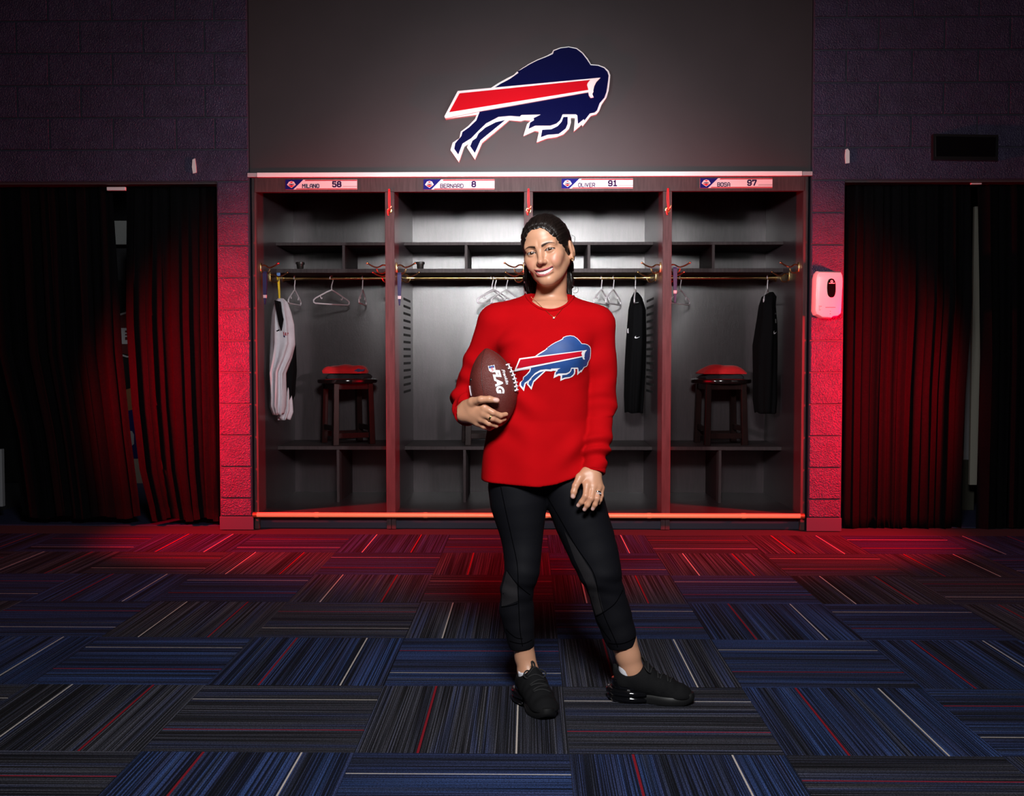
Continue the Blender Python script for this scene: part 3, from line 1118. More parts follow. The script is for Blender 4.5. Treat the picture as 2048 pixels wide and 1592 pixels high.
# ---- name plates: block letters built from strokes
GLY = {
    'M': [[(0, 0), (0, 6), (2, 3), (4, 6), (4, 0)]], 'I': [[(0.4, 0), (0.4, 6)]], 'L': [[(0, 6), (0, 0), (3.4, 0)]],
    'A': [[(0, 0), (0, 4.2), (1.2, 6), (2.8, 6), (4, 4.2), (4, 0)], [(0, 2.2), (4, 2.2)]], 'N': [[(0, 0), (0, 6), (4, 0), (4, 6)]],
    'O': [[(1, 0), (3, 0), (4, 1), (4, 5), (3, 6), (1, 6), (0, 5), (0, 1), (1, 0)]],
    'B': [[(0, 3), (3, 3), (3.8, 3.8), (3.8, 5.3), (3.1, 6), (0, 6), (0, 0), (3.2, 0), (4, 0.8), (4, 2.2), (3.2, 3)]],
    'E': [[(3.6, 6), (0, 6), (0, 0), (3.6, 0)], [(0, 3), (3, 3)]],
    'R': [[(0, 0), (0, 6), (3.2, 6), (4, 5.2), (4, 3.4), (3.2, 2.6), (0, 2.6)], [(2, 2.6), (4, 0)]],
    'D': [[(0, 0), (0, 6), (2.8, 6), (4, 4.8), (4, 1.2), (2.8, 0), (0, 0)]], 'V': [[(0, 6), (2, 0), (4, 6)]],
    'S': [[(4, 5.2), (3.2, 6), (0.8, 6), (0, 5.2), (0, 3.8), (0.8, 3.1), (3.2, 3), (4, 2.2), (4, 0.8), (3.2, 0), (0.8, 0), (0, 0.8)]],
    '5': [[(3.8, 6), (0.3, 6), (0.2, 3.4), (3, 3.5), (4, 2.6), (4, 1), (3, 0), (1, 0), (0, 0.9)]],
    '8': [[(1, 3.1), (0.2, 3.9), (0.2, 5.2), (1, 6), (3, 6), (3.8, 5.2), (3.8, 3.9), (3, 3.1), (1, 3.1), (0, 2.2), (0, 0.9), (1, 0), (3, 0), (4, 0.9), (4, 2.2), (3, 3.1)]],
    '9': [[(0, 0.8), (0.9, 0), (3, 0), (4, 1), (4, 5), (3, 6), (1, 6), (0, 5), (0, 3.5), (1, 2.7), (4, 2.9)]],
    '1': [[(0.6, 5), (2, 6), (2, 0)], [(0.4, 0), (3.6, 0)]], '7': [[(0, 5.0), (0, 6), (4, 6), (4, 5.2), (1.7, 0)]],
}


def word(bm, text, x, z, h, w, y0, y1, track=1.5):
    """stroke lettering: x,z lower-left corner; h height; w stroke width"""
    u = h / 6.0
    cx = x
    ns = 0
    for ch in text:
        wmax = max(p[0] for s in GLY[ch] for p in s)
        for s in GLY[ch]:
            for (ax0, az0), (ax1, az1) in zip(s, s[1:]):
                p, q_ = Vector((cx + ax0 * u, z + az0 * u)), Vector((cx + ax1 * u, z + az1 * u))
                d = (q_ - p)
                if d.length < 1e-9:
                    continue
                d.normalize()
                n = Vector((-d.y, d.x)) * w / 2
                p2, q2 = p - d * w * 0.42, q_ + d * w * 0.42
                prism_xz(bm, [tuple(p2 - n), tuple(q2 - n), tuple(q2 + n), tuple(p2 + n)], y0 - 0.00006 * (ns % 23), y1)
                ns += 1
        cx += (wmax + track) * u
    return cx


YN = YF - 0.027
plates = [('MILANO', '58', 571, 359, 714, 379, 605), ('BERNARD', '8', 847, 358.5, 989, 379, 881), ('OLIVER', '91', 1123, 357, 1266, 377, 1157), ('BOSA', '97', 1400, 356, 1545, 376, 1435)]
nplab = ['name plate reading MILANO 58 above the far left locker', 'name plate reading BERNARD 8 above the second locker',
         'name plate reading OLIVER 91 above the third locker', 'name plate reading BOSA 97 above the far right locker']
for (nm, num, px0, py0, px1, py1, ptx), lab in zip(plates, nplab):
    a, c = at(px0, py1, YN), at(px1, py0, YN)
    x0, z0, x1, z1 = a.x, a.z, c.x, c.z
    w, h = x1 - x0, z1 - z0
    t = thing('name_plate', lab, 'name plate', (x0 + w / 2, YN + 0.006, z0), group='locker name plates')
    obj('plate', boxbm(x0, x1, YN, YN + 0.007, z0, z1), M_PLATE, t)

    def pp(pts, y0_, y1_, m, name):
        b_ = newbm()
        prism_xz(b_, [(x0 + u * w, z0 + v * h) for u, v in pts], y0_, y1_)
        return obj(name, b_, m, t)
    e = YN - 0.0012
    pp([(0, 0), (0.11, 0), (0.25, 1), (0, 1)], e, YN, M_PLATEBLUE, 'blue_corner')
    pp([(0.145, 0.015), (1, 0.015), (1, 0.10), (0.157, 0.10)], e, YN, M_PLATERED, 'red_border')
    pp([(0.268, 0.87), (1, 0.87), (1, 0.975), (0.282, 0.975)], e, YN, M_PLATERED, 'red_border')
    pp([(0.80, 0.22), (1.0, 0.22), (1.0, 0.36), (0.81, 0.36)], e, YN, M_PLATEGREY, 'grey_rule')
    pp([(0.022, 0.48), (0.04, 0.66), (0.05, 0.78), (0.085, 0.86), (0.12, 0.78), (0.13, 0.66), (0.145, 0.48), (0.125, 0.36), (0.085, 0.15), (0.04, 0.36)], e - 0.001, e, M_PLATE, 'crest')
    pp([(0.035, 0.47), (0.06, 0.42), (0.11, 0.42), (0.133, 0.47), (0.115, 0.36), (0.085, 0.21), (0.05, 0.36)], e - 0.002, e - 0.001, M_LOGORED, 'crest_field')
    pp([(0.045, 0.56), (0.125, 0.56), (0.115, 0.50), (0.085, 0.44), (0.055, 0.50)], e - 0.002, e - 0.001, M_INK, 'crest_bar')
    pp([(0.06, 0.72), (0.085, 0.80), (0.11, 0.72), (0.085, 0.66)], e - 0.002, e - 0.001, M_LOGORED, 'crest_crown')
    b = newbm()
    word(b, nm, ax(ptx, YN, 370), z0 + 0.17 * h, h * 0.36, h * 0.070, e, YN, 1.7)
    obj('name_lettering', b, M_INK, t)
    b = newbm()
    nx = x0 + w * (0.66 if len(num) == 2 else 0.685)
    word(b, num, nx, z0 + 0.27 * h, h * 0.50, h * 0.135, e, YN, 2.0)
    obj('number', b, M_INK, t)
# ================================================================ LOCKER CONTENTS
def make_hanger(label):
    t = thing('clothes_hanger', label, 'hanger', group='grey plastic hangers')
    b = newbm()
    R = 0.017
    pts = [(-R * math.cos(a), 0, R * math.sin(a)) for a in [math.radians(x) for x in range(-25, 185, 20)]]
    pts += [(R, 0, -0.01), (0.008, 0, -0.035), (0.0, 0, -0.055), (0, 0, -0.085)]
    tube(b, smooth_path(pts, 3), 0.0036, 7)
    lobj('hook', b, M_HANGER, t, True)
    b = newbm()
    w = 0.185
    body = [(0, 0, -0.083), (0.05, 0, -0.100), (w - 0.02, 0, -0.148), (w, 0, -0.162), (w - 0.002, 0, -0.178), (w - 0.02, 0, -0.184),
            (0, 0, -0.185), (-w + 0.02, 0, -0.184), (-w + 0.002, 0, -0.178), (-w, 0, -0.162), (-w + 0.02, 0, -0.148), (-0.05, 0, -0.100)]
    tube(b, body, 0.0052, 8, closed=True)
    lobj('frame', b, M_HANGER, t, True)
    for s in (-1, 1):
        b = newbm()
        tube(b, smooth_path([(s * 0.115, 0, -0.125), (s * 0.112, 0, -0.142), (s * 0.104, 0, -0.150), (s * 0.097, 0, -0.143)], 4), 0.0032, 6)
        lobj('strap_notch', b, M_HANGER, t, True)
    return t


h0 = make_hanger('grey hanger turned edge-on beside the white jersey')
HZ = ZR + 0.0
hang = [(589, 0, 89, None), (663, 0, 58, 'empty grey hanger facing forward in the middle of the far left locker'),
        (725, 0, 91, 'grey hanger turned edge-on near the first stile'),
        (984, 0, 58, 'grey hanger nearer the second locker middle, left of the tangled pair'),
        (990, 0, 52, 'grey hanger just behind the leftmost of the tangled pair'),
        (1013, 0, 56, 'grey hanger closest to the head of the person in the second locker'),
        (1203, 0, 70, 'edge-on grey hanger nearest the shoulder of the person, third locker'),
        (1227, 0, 69, 'edge-on grey hanger between its twin and the black jersey, third locker'),
        (1271, 0, 82, 'grey hanger carrying the black jersey in the third locker'),
        (1361, 0, 61, 'empty grey hanger beside the navy strap in the far right locker'),
        (1535, 0, 70, 'grey hanger carrying the black shirt in the far right locker')]
HANG = {}
for k, (px, _, rot, lab) in enumerate(hang):
    o = h0 if k == 0 else copy_tree(h0)
    if lab:
        o['label'] = lab
    o.location = (ax(px, YR, 556), YR, ZR)
    o.rotation_euler = (0, 0, math.radians(rot))
    HANG[px] = o


def drape(levels, Y, n=44, ripple=0.006, rip_n=7, seed=0, ycen=0.0):
    """hanging garment: levels (py, x_left_px, x_right_px, half depth, ripple scale) lofted into a folded closed surface"""
    bm = newbm()
    rings = []
    zs = []
    for (py, xl, xr, hd, rs) in levels:
        a, b = at(xl, py, Y), at(xr, py, Y)
        cx, hw, z = (a.x + b.x) / 2, (b.x - a.x) / 2, a.z
        ring = []
        for k in range(n):
            th = 2 * math.pi * k / n
            f = 1 + rs * ripple / max(hw, 0.01) * math.sin(rip_n * th + seed + py * 0.012) + rs * 0.4 * ripple / max(hw, 0.01) * math.sin(13 * th + seed * 2)
            ring.append((cx + hw * math.cos(th) * f, Y + ycen + hd * math.sin(th) * f, z + 0.006 * rs * math.sin(5 * th + seed)))
        rings.append(ring)
    # refine vertically
    fine = []
    for i in range(len(rings) - 1):
        for s in range(4):
            u = s / 4
            fine.append([tuple(Vector(p).lerp(Vector(q_), u)) for p, q_ in zip(rings[i], rings[i + 1])])
    fine.append(rings[-1])
    loft(bm, fine)
    return bm


def mark(poly, parent, target, m, Y, lift=0.002):
    """small printed mark wrapped onto a garment"""
    bvh = BVHTree.FromObject(target, bpy.context.evaluated_depsgraph_get())
    off = target.matrix_world.translation
    b = fill_poly(pz(poly, Y), 0.02)
    off = Vector((0, 0, 0))
    p = parent
    while p is not None:
        off += p.location
        p = p.parent
    decal(b, bvh, lambda c: Vector((c.x, Y - 1.0, c.z)) - off, (0, 1, 0), lift)
    bmesh.ops.translate(b, verts=b.verts[:], vec=off)
    return obj('printed_mark', b, m, parent)


YJ = 0.30
# white jersey, black shorts and pale garment in the far left locker
b = drape([(597, 556, 566, 0.02, 0.2), (605, 550, 574, 0.05, 0.4), (625, 547, 580, 0.09, 0.8), (650, 546, 586, 0.10, 1), (688, 545, 589, 0.10, 1),
           (715, 545, 580, 0.10, 1.4), (745, 545, 566, 0.10, 1.6), (790, 546, 566, 0.09, 1.6), (812, 545, 565, 0.08, 1.6), (828, 549, 563, 0.05, 1.2)],
          YJ, ripple=0.009, seed=1)
wj = thing('white_jersey', 'pale white sports jersey hanging in the far left locker', 'jersey', (ax(560, YJ), YJ, az(830, YJ)))
jb = obj('jersey_body', b, M_WHITECLOTH, wj, smooth=True)
b = newbm()
prism_xz(b, pz([(557, 602), (565, 604), (574, 640), (570, 662), (566, 650), (560, 620)], YJ), YJ - 0.115, YJ - 0.05)
obj('neck_opening', b, M_BLACKCLOTH, wj)
bpy.context.view_layer.update()
bpy.context.view_layer.update()
mark([(573, 664), (581, 666), (580, 672), (574, 671)], wj, jb, mat('mark_crimson', (0.35, 0.03, 0.05), 0.6), YJ)
mark([(574, 671), (577, 672), (576.5, 676), (574, 674)], wj, jb, M_NAVYSTRAP, YJ, 0.003)
mark([(560, 662), (566, 659), (565, 662), (561, 664)], wj, jb, M_BLACKCLOTH, YJ)
b = drape([(640, 566, 584, 0.03, 0.3), (690, 562, 591, 0.06, 0.6), (740, 560, 592, 0.07, 0.8), (790, 560, 588, 0.07, 0.8), (808, 560, 580, 0.06, 0.6)],
          YJ + 0.15, ripple=0.006, seed=3)
tag(obj('black_shorts', b, M_BLACKCLOTH, None, smooth=True), 'black garment hanging behind the white jersey', 'garment')
b = drape([(770, 566, 580, 0.03, 0.6), (800, 562, 583, 0.04, 1), (822, 558, 584, 0.04, 1.2), (838, 557, 578, 0.04, 1.2)], YJ + 0.12, ripple=0.007, seed=5)
tag(obj('pale_undershirt', b, M_WHITECLOTH, None, smooth=True), 'pale shirt tail showing below the black garment', 'garment')
# black jersey in the third locker
b = drape([(585, 1268, 1276, 0.02, 0.1), (596, 1262, 1283, 0.07, 0.3), (620, 1257, 1290, 0.12, 0.5), (680, 1253, 1291, 0.15, 0.5), (740, 1251, 1290, 0.14, 0.7),
           (790, 1250, 1287, 0.13, 0.8), (824, 1251, 1285, 0.12, 0.9)], YR, ripple=0.008, seed=2)
j3 = thing('black_jersey', 'long black jersey with a small white swoosh in the third locker', 'jersey', (ax(1270, YR), YR, az(826, YR)))
o = obj('jersey_body', b, M_BLACKCLOTH, j3, smooth=True)
bpy.context.view_layer.update()
SW = [(0, 0.5), (0.12, 0.25), (0.3, 0.0), (0.22, 0.35), (0.3, 0.62), (0.5, 0.62), (1.0, 0.3), (0.5, 0.9), (0.2, 1.0), (0.05, 0.85)]


def swoosh(x0, y0, x1, y1):
    return [(x0 + u * (x1 - x0), y0 + v * (y1 - y0)) for u, v in SW]


mark(swoosh(1265, 672.5, 1276, 677.5), j3, o, M_PRINTWHITE, YR)
mark([(1254, 658), (1256, 657), (1256, 667), (1254, 666)], j3, o, M_PRINTWHITE, YR)
mark([(1268, 606.5), (1275, 605.5), (1274, 607), (1268, 608)], j3, o, mat('label_grey', (0.2, 0.2, 0.2), 0.6), YR)
# black shirt in the far right locker
b = drape([(584, 1540, 1546, 0.02, 0.1), (594, 1524, 1552, 0.06, 0.3), (612, 1519, 1549, 0.10, 0.5), (650, 1514, 1551, 0.14, 0.6), (690, 1508, 1552, 0.15, 0.6),
           (745, 1509, 1552, 0.14, 0.7), (800, 1509, 1552, 0.13, 0.9), (825, 1512, 1550, 0.12, 0.9)], YR - 0.12, ripple=0.007, seed=4)
j4 = thing('black_shirt', 'long black shirt with white swoosh hanging in the far right locker', 'shirt', (ax(1540, YR), YR, az(826, YR)))
o = obj('shirt_body', b, M_BLACKCLOTH, j4, smooth=True)
bpy.context.view_layer.update()
mark(swoosh(1538, 662, 1546.5, 669), j4, o, M_PRINTWHITE, YR - 0.12)
mark([(1535.5, 640), (1538.5, 640), (1538.5, 648), (1535.5, 648)], j4, o, mat('label_grey', (0.2, 0.2, 0.2), 0.6), YR)
mark([(1536, 628), (1540, 628), (1540, 631), (1536, 631)], j4, o, mat('label_dim', (0.06, 0.06, 0.065), 0.6), YR)

# straps hanging on the hooks
strap_lab = ['navy strap hanging on the hook at far left', 'navy strap with pale band on the hook right of the first stile',
             'navy strap with pale band in the far right locker']
for (px, y0, y1, yb, Ys), lab in zip(((530, 543, 609, 590, 0.10), (799, 545, 611, 592, 0.10), (1350, 534, 606, 581, 0.10)), strap_lab):
    t = thing('navy_strap', lab, 'strap', (ax(px, Ys), Ys, az(y1, Ys)), group='navy straps in the lockers')
    def ring(py, hw, hd):
        p = at(px, py, Ys)
        return [(p.x + sx * hw, Ys + sy * hd, p.z) for sx, sy in ((-1, -1), (1, -1), (1, 1), (-1, 1))]
    b = newbm()
    loft(b, [ring(y0, 0.010, 0.006), ring(y0 + 4, 0.0125, 0.011), ring(yb - 20, 0.012, 0.012), ring(yb, 0.0095, 0.010)])
    obj('webbing', b, M_NAVYSTRAP, t)
    b = newbm()
    loft(b, [ring(yb, 0.0098, 0.0105), ring(yb + 6, 0.0092, 0.010)])
    obj('pale_band', b, M_WHITECLOTH, t)
    b = newbm()
    loft(b, [ring(yb + 6, 0.008, 0.009), ring(y1 - 2, 0.004, 0.006), ring(y1, 0.003, 0.004)])
    obj('tip', b, M_NAVYSTRAP, t)
# yellow lanyard
Ys = 0.36
t = thing('yellow_lanyard', 'yellow lanyard with blue clip hanging beside the white jersey', 'lanyard', (ax(557, Ys), Ys, az(605, Ys)))
b = newbm()
for dx in (-0.004, 0.005):
    p0, p1, p2 = at(556, 552, Ys), at(558, 580, Ys), at(559, 604, Ys)
    tube(b, smooth_path([p0 + Vector((dx, dx, 0)), p1 + Vector((dx * 0.6, 0, 0)), p2 + Vector((dx * 0.3, 0, 0))], 5), 0.005, 6)
obj('webbing', b, M_YELLOW, t, smooth=True)
a = at(557, 549, Ys)
obj('clip', boxbm(a.x - 0.012, a.x + 0.012, Ys - 0.008, Ys + 0.008, a.z - 0.014, a.z + 0.012, bev=0.003), M_BLUETAG, t)
# black bag straps behind it
p0, p1 = at(551, 556, 0.60), at(552, 585, 0.60)
tag(obj('black_strap', boxbm(p0.x - 0.012, p0.x + 0.012, 0.58, 0.60, p1.z, p0.z, bev=0.003), M_BLACKCLOTH),
    'short black strap behind the yellow lanyard', 'strap')

# cups on the shelves
cup_lab = ['small dark cup on the far left locker shelf', 'small dark cup on the shelf of the second locker']
c0 = None
for px, lab in zip((600.5, 840.5), cup_lab):
    if c0 is None:
        c0 = thing('cup', lab, 'cup', group='dark cups on the locker shelves')
        b = newbm()
        lathe(b, [(0.021, 0.0), (0.022, 0.002), (0.026, 0.042), (0.0235, 0.042), (0.020, 0.006)], n=24)
        lobj('cup_body', b, mat('dark_metal', (0.05, 0.042, 0.040), 0.25, metal=0.7), c0, True)
        b = newbm()
        lathe(b, [(0.026, 0.040), (0.0315, 0.042), (0.0325, 0.054), (0.030, 0.0565), (0.022, 0.0565), (0.020, 0.05)], n=24)
        lobj('lid', b, mat('dark_lid', (0.03, 0.026, 0.026), 0.3, metal=0.5), c0, True)
        o = c0
    else:
        o = copy_tree(c0)
        o['label'] = lab
    o.location = (ax(px, 0.66, 530), 0.66, ZV1)


# stools
def make_stool():
    t = thing('wooden_stool', 'x', 'stool', group='mahogany stools in the lockers')
    hz = az(757, 0.78) - ZB1
    b = newbm()
    R = 0.215
    lathe(b, [(0.0, hz - 0.034), (R * 0.94, hz - 0.034), (R * 0.985, hz - 0.03), (R, hz - 0.018), (R * 0.985, hz - 0.006), (R * 0.93, hz), (0.0, hz)], n=48)
    lobj('seat', b, M_SEAT, t, True)
    w = 0.135
    for sx in (-1, 1):
        for sy in (-1, 1):
            b = newbm()
            a, c = 0.019, 0.021
            top = [(sx * w * 0.93 + u * a, sy * w * 0.93 + v * a, hz - 0.034) for u, v in ((-1, -1), (1, -1), (1, 1), (-1, 1))]
            bot = [(sx * w + u * c, sy * w + v * c, 0.0) for u, v in ((-1, -1), (1, -1), (1, 1), (-1, 1))]
            loft(b, [bot, top])
            bmesh.ops.bevel(b, geom=b.edges[:], offset=0.002, segments=1, affect='EDGES')
            lobj('leg', b, M_STOOL, t)
    for zz, hgt, nm in ((hz - 0.055, 0.04, 'apron'), (0.065, 0.038, 'stretcher')):
        for s in (-1, 1):
            lobj(nm, boxbm(-w + 0.01, w - 0.01, s * w * 0.97 - 0.009, s * w * 0.97 + 0.009, zz - hgt / 2, zz + hgt / 2, bev=0.002), M_STOOL, t)
        z2 = zz + (0.05 if nm == 'stretcher' else 0)
        for s in (-1, 1):
            lobj(nm, boxbm(s * w * 0.97 - 0.009, s * w * 0.97 + 0.009, -w + 0.01, w - 0.01, z2 - hgt / 2, z2 + hgt / 2, bev=0.002), M_STOOL, t)
    return t, hz


stool, SH = make_stool()
ST = []
for k, (px, rot, lab) in enumerate(((695, 28, 'dark round stool with folded red and charcoal cloth in the far left locker'),
                                    (970, 8, 'dark round stool in the second locker, mostly hidden behind the person'),
                                    (1441, 6, 'dark round stool with a red cloth heap in the far right locker'))):
    o = stool if k == 0 else copy_tree(stool)
    o['label'] = lab
    o.location = (ax(px, 0.80, 830), 0.80, ZB1)
    o.rotation_euler = (0, 0, math.radians(rot))
    ST.append(o)


def folded(name, cx, cy, z0, w, d, h, m, label, rot, seed, dome=0.0):
    rnd = random.Random(seed)
    bm = newbm()
    nx, ny = 22, 14
    def top(u, v):
        e = max(abs(u) ** 6, abs(v) ** 6)
        return h * (1 - 0.75 * e) + dome * (1 - u * u) * (1 - v * v * 0.5) + 0.004 * math.sin(7 * u + seed) + 0.003 * math.sin(5 * v + 2 * u + seed)
    G, B = [], []
    for i in range(nx + 1):
        u = -1 + 2 * i / nx
        gr_, br_ = [], []
        for j in range(ny + 1):
            v = -1 + 2 * j / ny
            x = u * w / 2 * (1 - 0.08 * v * v) + 0.006 * math.sin(3 * v + seed)
            y = v * d / 2 * (1 - 0.08 * u * u) + 0.006 * math.sin(4 * u + seed)
            gr_.append(bm.verts.new((x, y, top(u, v))))
            br_.append(bm.verts.new((x * 0.97, y * 0.97, 0.0)))
        G.append(gr_); B.append(br_)
    for i in range(nx):
        for j in range(ny):
            bm.faces.new((G[i][j], G[i + 1][j], G[i + 1][j + 1], G[i][j + 1]))
            bm.faces.new((B[i][j], B[i][j + 1], B[i + 1][j + 1], B[i + 1][j]))
    for i in range(nx):
        bm.faces.new((G[i][0], B[i][0], B[i + 1][0], G[i + 1][0]))
        bm.faces.new((G[i][ny], G[i + 1][ny], B[i + 1][ny], B[i][ny]))
    for j in range(ny):
        bm.faces.new((G[0][j], G[0][j + 1], B[0][j + 1], B[0][j]))
        bm.faces.new((G[nx][j], B[nx][j], B[nx][j + 1], G[nx][j + 1]))
    bmesh.ops.rotate(bm, verts=bm.verts[:], cent=(0, 0, 0), matrix=Matrix.Rotation(math.radians(rot), 3, 'Z'))
    bmesh.ops.translate(bm, verts=bm.verts[:], vec=(cx, cy, z0))
    return tag(obj(name, bm, m, None, smooth=True, angle=60), label, 'folded cloth')


z = ZB1 + SH
x = ST[0].location.x
folded('folded_shorts', x + 0.02, 0.80, z, 0.30, 0.24, 0.040, M_DARKCLOTH, 'charcoal folded cloth under the red shirt in the far left locker', -6, 1)
fs0 = folded('folded_shirt', x - 0.005, 0.80, z + 0.037, 0.31, 0.24, 0.058, M_REDCLOTH, 'red folded shirt on the far left stool', -5, 2)
b = newbm()
prism_xz(b, pz([(708, 741), (716, 737), (722, 739), (729, 738), (727, 742), (716, 744), (709, 743)], 0.66), 0.672, 0.683)
obj('printed_mark', b, M_NAVYSTRAP, fs0)
x = ST[2].location.x
folded('folded_shorts', x + 0.0, 0.80, z, 0.30, 0.24, 0.038, M_DARKCLOTH, 'charcoal folded cloth under the red heap in the far right locker', 4, 3)
folded('folded_shirt', x + 0.0, 0.80, z + 0.034, 0.34, 0.25, 0.030, M_REDCLOTH, 'red crumpled shirt heaped on the far right stool', 3, 4, dome=0.036)
# ================================================================ THE PERSON
YP = -3.36
person = thing('person', 'person in red bison shirt and black leggings holding a football, standing smiling', 'person',
               (ax(1130, YP, 1400), YP, 0.0))


def pt(px, py, Y):
    v = at(px, py, Y)
    return (v.x, v.y, v.z)


def px_r(n, Y=YP):
    return n / scale_at(Y)


M_SKIN = mat('skin', (0.60, 0.33, 0.22), 0.41, spec=0.45, vcol=True, sss=0.12, bump=0.06, bscale=900)
M_SHIRT = mat('red_shirt_cotton', (0.41, 0.0008, 0.0030), 0.9, spec=0.08, noise=0.05, nscale=12, bump=0.10, bscale=900)
M_LEG = mat('black_leggings', (0.0040, 0.0040, 0.0062), 0.7, spec=0.16, bump=0.08, bscale=900)
M_LEGMESH = mat('legging_mesh_panel', (0.0095, 0.0075, 0.0100), 0.8, bump=0.3, bscale=1500)
M_HAIR = mat('dark_brown_hair', (0.0095, 0.0055, 0.0045), 0.40, spec=0.5, noise=0.5, nscale=40, nstretch=(6, 1, 1))
M_SHOE = mat('black_knit', (0.0040, 0.0040, 0.0048), 0.8, spec=0.2, bump=0.4, bscale=700)
M_SOLE = mat('black_rubber', (0.0065, 0.0065, 0.007), 0.5, spec=0.4)
M_SOCK = mat('white_sock', (0.75, 0.74, 0.80), 0.8)
SKIN = np.array((0.57, 0.290, 0.178), dtype=np.float32)

# ---- right / left arm joints (image left / image right)
RS, RE, RW = pt(992, 648, -3.35), pt(937, 797, -3.315), pt(934, 826, -3.455)
LS, LE, LW = pt(1196, 652, -3.35), pt(1201, 800, -3.335), pt(1187, 946, -3.425)

# ---- shirt torso as stacked ellipses
TOR = [(597, 1098, 40, 0.050), (612, 1098, 84, 0.072), (635, 1097, 104, 0.090), (665, 1094, 104, 0.105), (720, 1087, 97, 0.122), (780, 1084, 95, 0.114), (840, 1079, 98, 0.110),
       (900, 1074, 104, 0.120), (975, 1071, 108, 0.132)]
TZ = np.array([az(t[0], YP) for t in TOR])[::-1]
TX = np.array([ax(t[1], YP, t[0]) for t in TOR])[::-1]
TW = np.array([px_r(t[2]) for t in TOR])[::-1]
TD = np.array([t[3] for t in TOR])[::-1]
TYC = -3.345


def torso(P, grow=0.0):
    z = P[2]
    cx = np.interp(z, TZ, TX).astype(np.float32)
    a = np.interp(z, TZ, TW).astype(np.float32) + grow
    b_ = np.interp(z, TZ, TD).astype(np.float32) + grow
    k = ((np.abs(P[0] - cx) / a) ** 2.3 + (np.abs(P[1] - TYC) / b_) ** 2.3) ** (1 / 2.3)
    d = (k - 1) * np.minimum(a, b_)
    d = np.maximum(d, z - (TZ[-1] + grow))
    return d


def arm_r(P, grow=0.0):
    return chain(P, [RS, tuple((np.array(RS) * 0.45 + np.array(RE) * 0.55)), RE, RW], [0.060 + grow, 0.054 + grow, 0.050 + grow, 0.038 + grow], 0.03)


def arm_l(P, grow=0.0):
    m = tuple(np.array(LS) * 0.5 + np.array(LE) * 0.5)
    m2 = tuple(np.array(LE) * 0.4 + np.array(LW) * 0.6)
    return chain(P, [LS, m, LE, m2, LW], [0.055 + grow, 0.053 + grow, 0.050 + grow, 0.042 + grow, 0.034 + grow], 0.025)


def along(P, a, b_):
    a, b_ = np.array(a), np.array(b_)
    d = b_ - a
    L = np.linalg.norm(d)
    d = d / L
    return ((P[0] - a[0]) * d[0] + (P[1] - a[1]) * d[1] + (P[2] - a[2]) * d[2]) / L


# head frame
HO = np.array(pt(1094, 503, YP - 0.005))
ps, rho, pit = math.radians(-17), math.radians(-11.5), math.radians(2)
HR = np.array((Matrix.Rotation(rho, 3, 'Y') @ Matrix.Rotation(ps, 3, 'Z') @ Matrix.Rotation(pit, 3, 'X')))


def head_local(P):
    q_ = [P[i] - HO[i] for i in range(3)]
    return [HR[0, j] * q_[0] + HR[1, j] * q_[1] + HR[2, j] * q_[2] for j in range(3)]


def head_world(v):
    return HO + HR @ np.array(v)


NECK_A = head_world((0, 0.022, -0.06))
NECK_B = np.array(pt(1101, 612, -3.325))


def neck(P, grow=0.0):
    d = capsule(P, NECK_A, NECK_B, 0.047 + grow, 0.052 + grow)
    d = smin(d, capsule(P, pt(1101, 622, -3.32), pt(1040, 640, -3.325), 0.040 + grow, 0.034 + grow), 0.04)
    d = smin(d, capsule(P, pt(1101, 622, -3.32), pt(1158, 642, -3.325), 0.040 + grow, 0.034 + grow), 0.04)
    return d


# ---------------------------------------------------------------- shirt
t_sh = (min(RE[0], RW[0]) - 0.09, -3.56, az(985, YP))
h = 0.004
lo = t_sh
hi = (LS[0] + 0.11, -3.18, az(578, YP))
P = grid(lo, hi, h)
X_, Y_, Z_ = P
d = torso(P)
d = smin(d, capsule(P, pt(1002, 648, -3.345), pt(1190, 652, -3.345), 0.058, 0.056), 0.045)
d = smin(d, capsule(P, pt(1098, 606, -3.33), pt(1000, 640, -3.34), 0.046, 0.050), 0.03)
d = smin(d, capsule(P, pt(1098, 606, -3.33), pt(1192, 645, -3.34), 0.046, 0.050), 0.03)
d = smin(d, ell(P, pt(1052, 708, -3.425), (0.060, 0.045, 0.055)), 0.05)
d = smin(d, ell(P, pt(1122, 708, -3.425), (0.060, 0.045, 0.055)), 0.05)
# sleeves with gathered folds
dr = arm_r(P)
tr_ = along(P, RS, RE)
dr = dr + 0.0050 * np.sin(tr_ * 26 + 16 * (X_ - RE[0]) + 5 * np.sin(Y_ * 22)) * np.clip((tr_ - 0.35) * 2.2, 0, 1)
tw_ = along(P, RE, RW)
dr = dr + 0.004 * np.sin(tw_ * 15 + 30 * (Z_ - RW[2])) * np.clip(tw_ * 2, 0, 1) * (tw_ < 1.3)
dl = arm_l(P)
tl_ = along(P, LE, LW)
dl = dl + 0.0058 * np.sin(tl_ * 24 + 34 * (X_ - LE[0]) + 2.2 * np.sin(tl_ * 9)) * np.clip(tl_ * 1.4 + 0.15, 0, 1)
tlu = along(P, LS, LE)
dl = dl + 0.0038 * np.sin(tlu * 13 + 30 * (X_ - LS[0])) * np.clip(tlu * 2 - 0.5, 0, 1) * (tlu < 1.2)
dl = smax(dl, (along(P, LE, LW) - 0.985) * 0.24, 0.004)
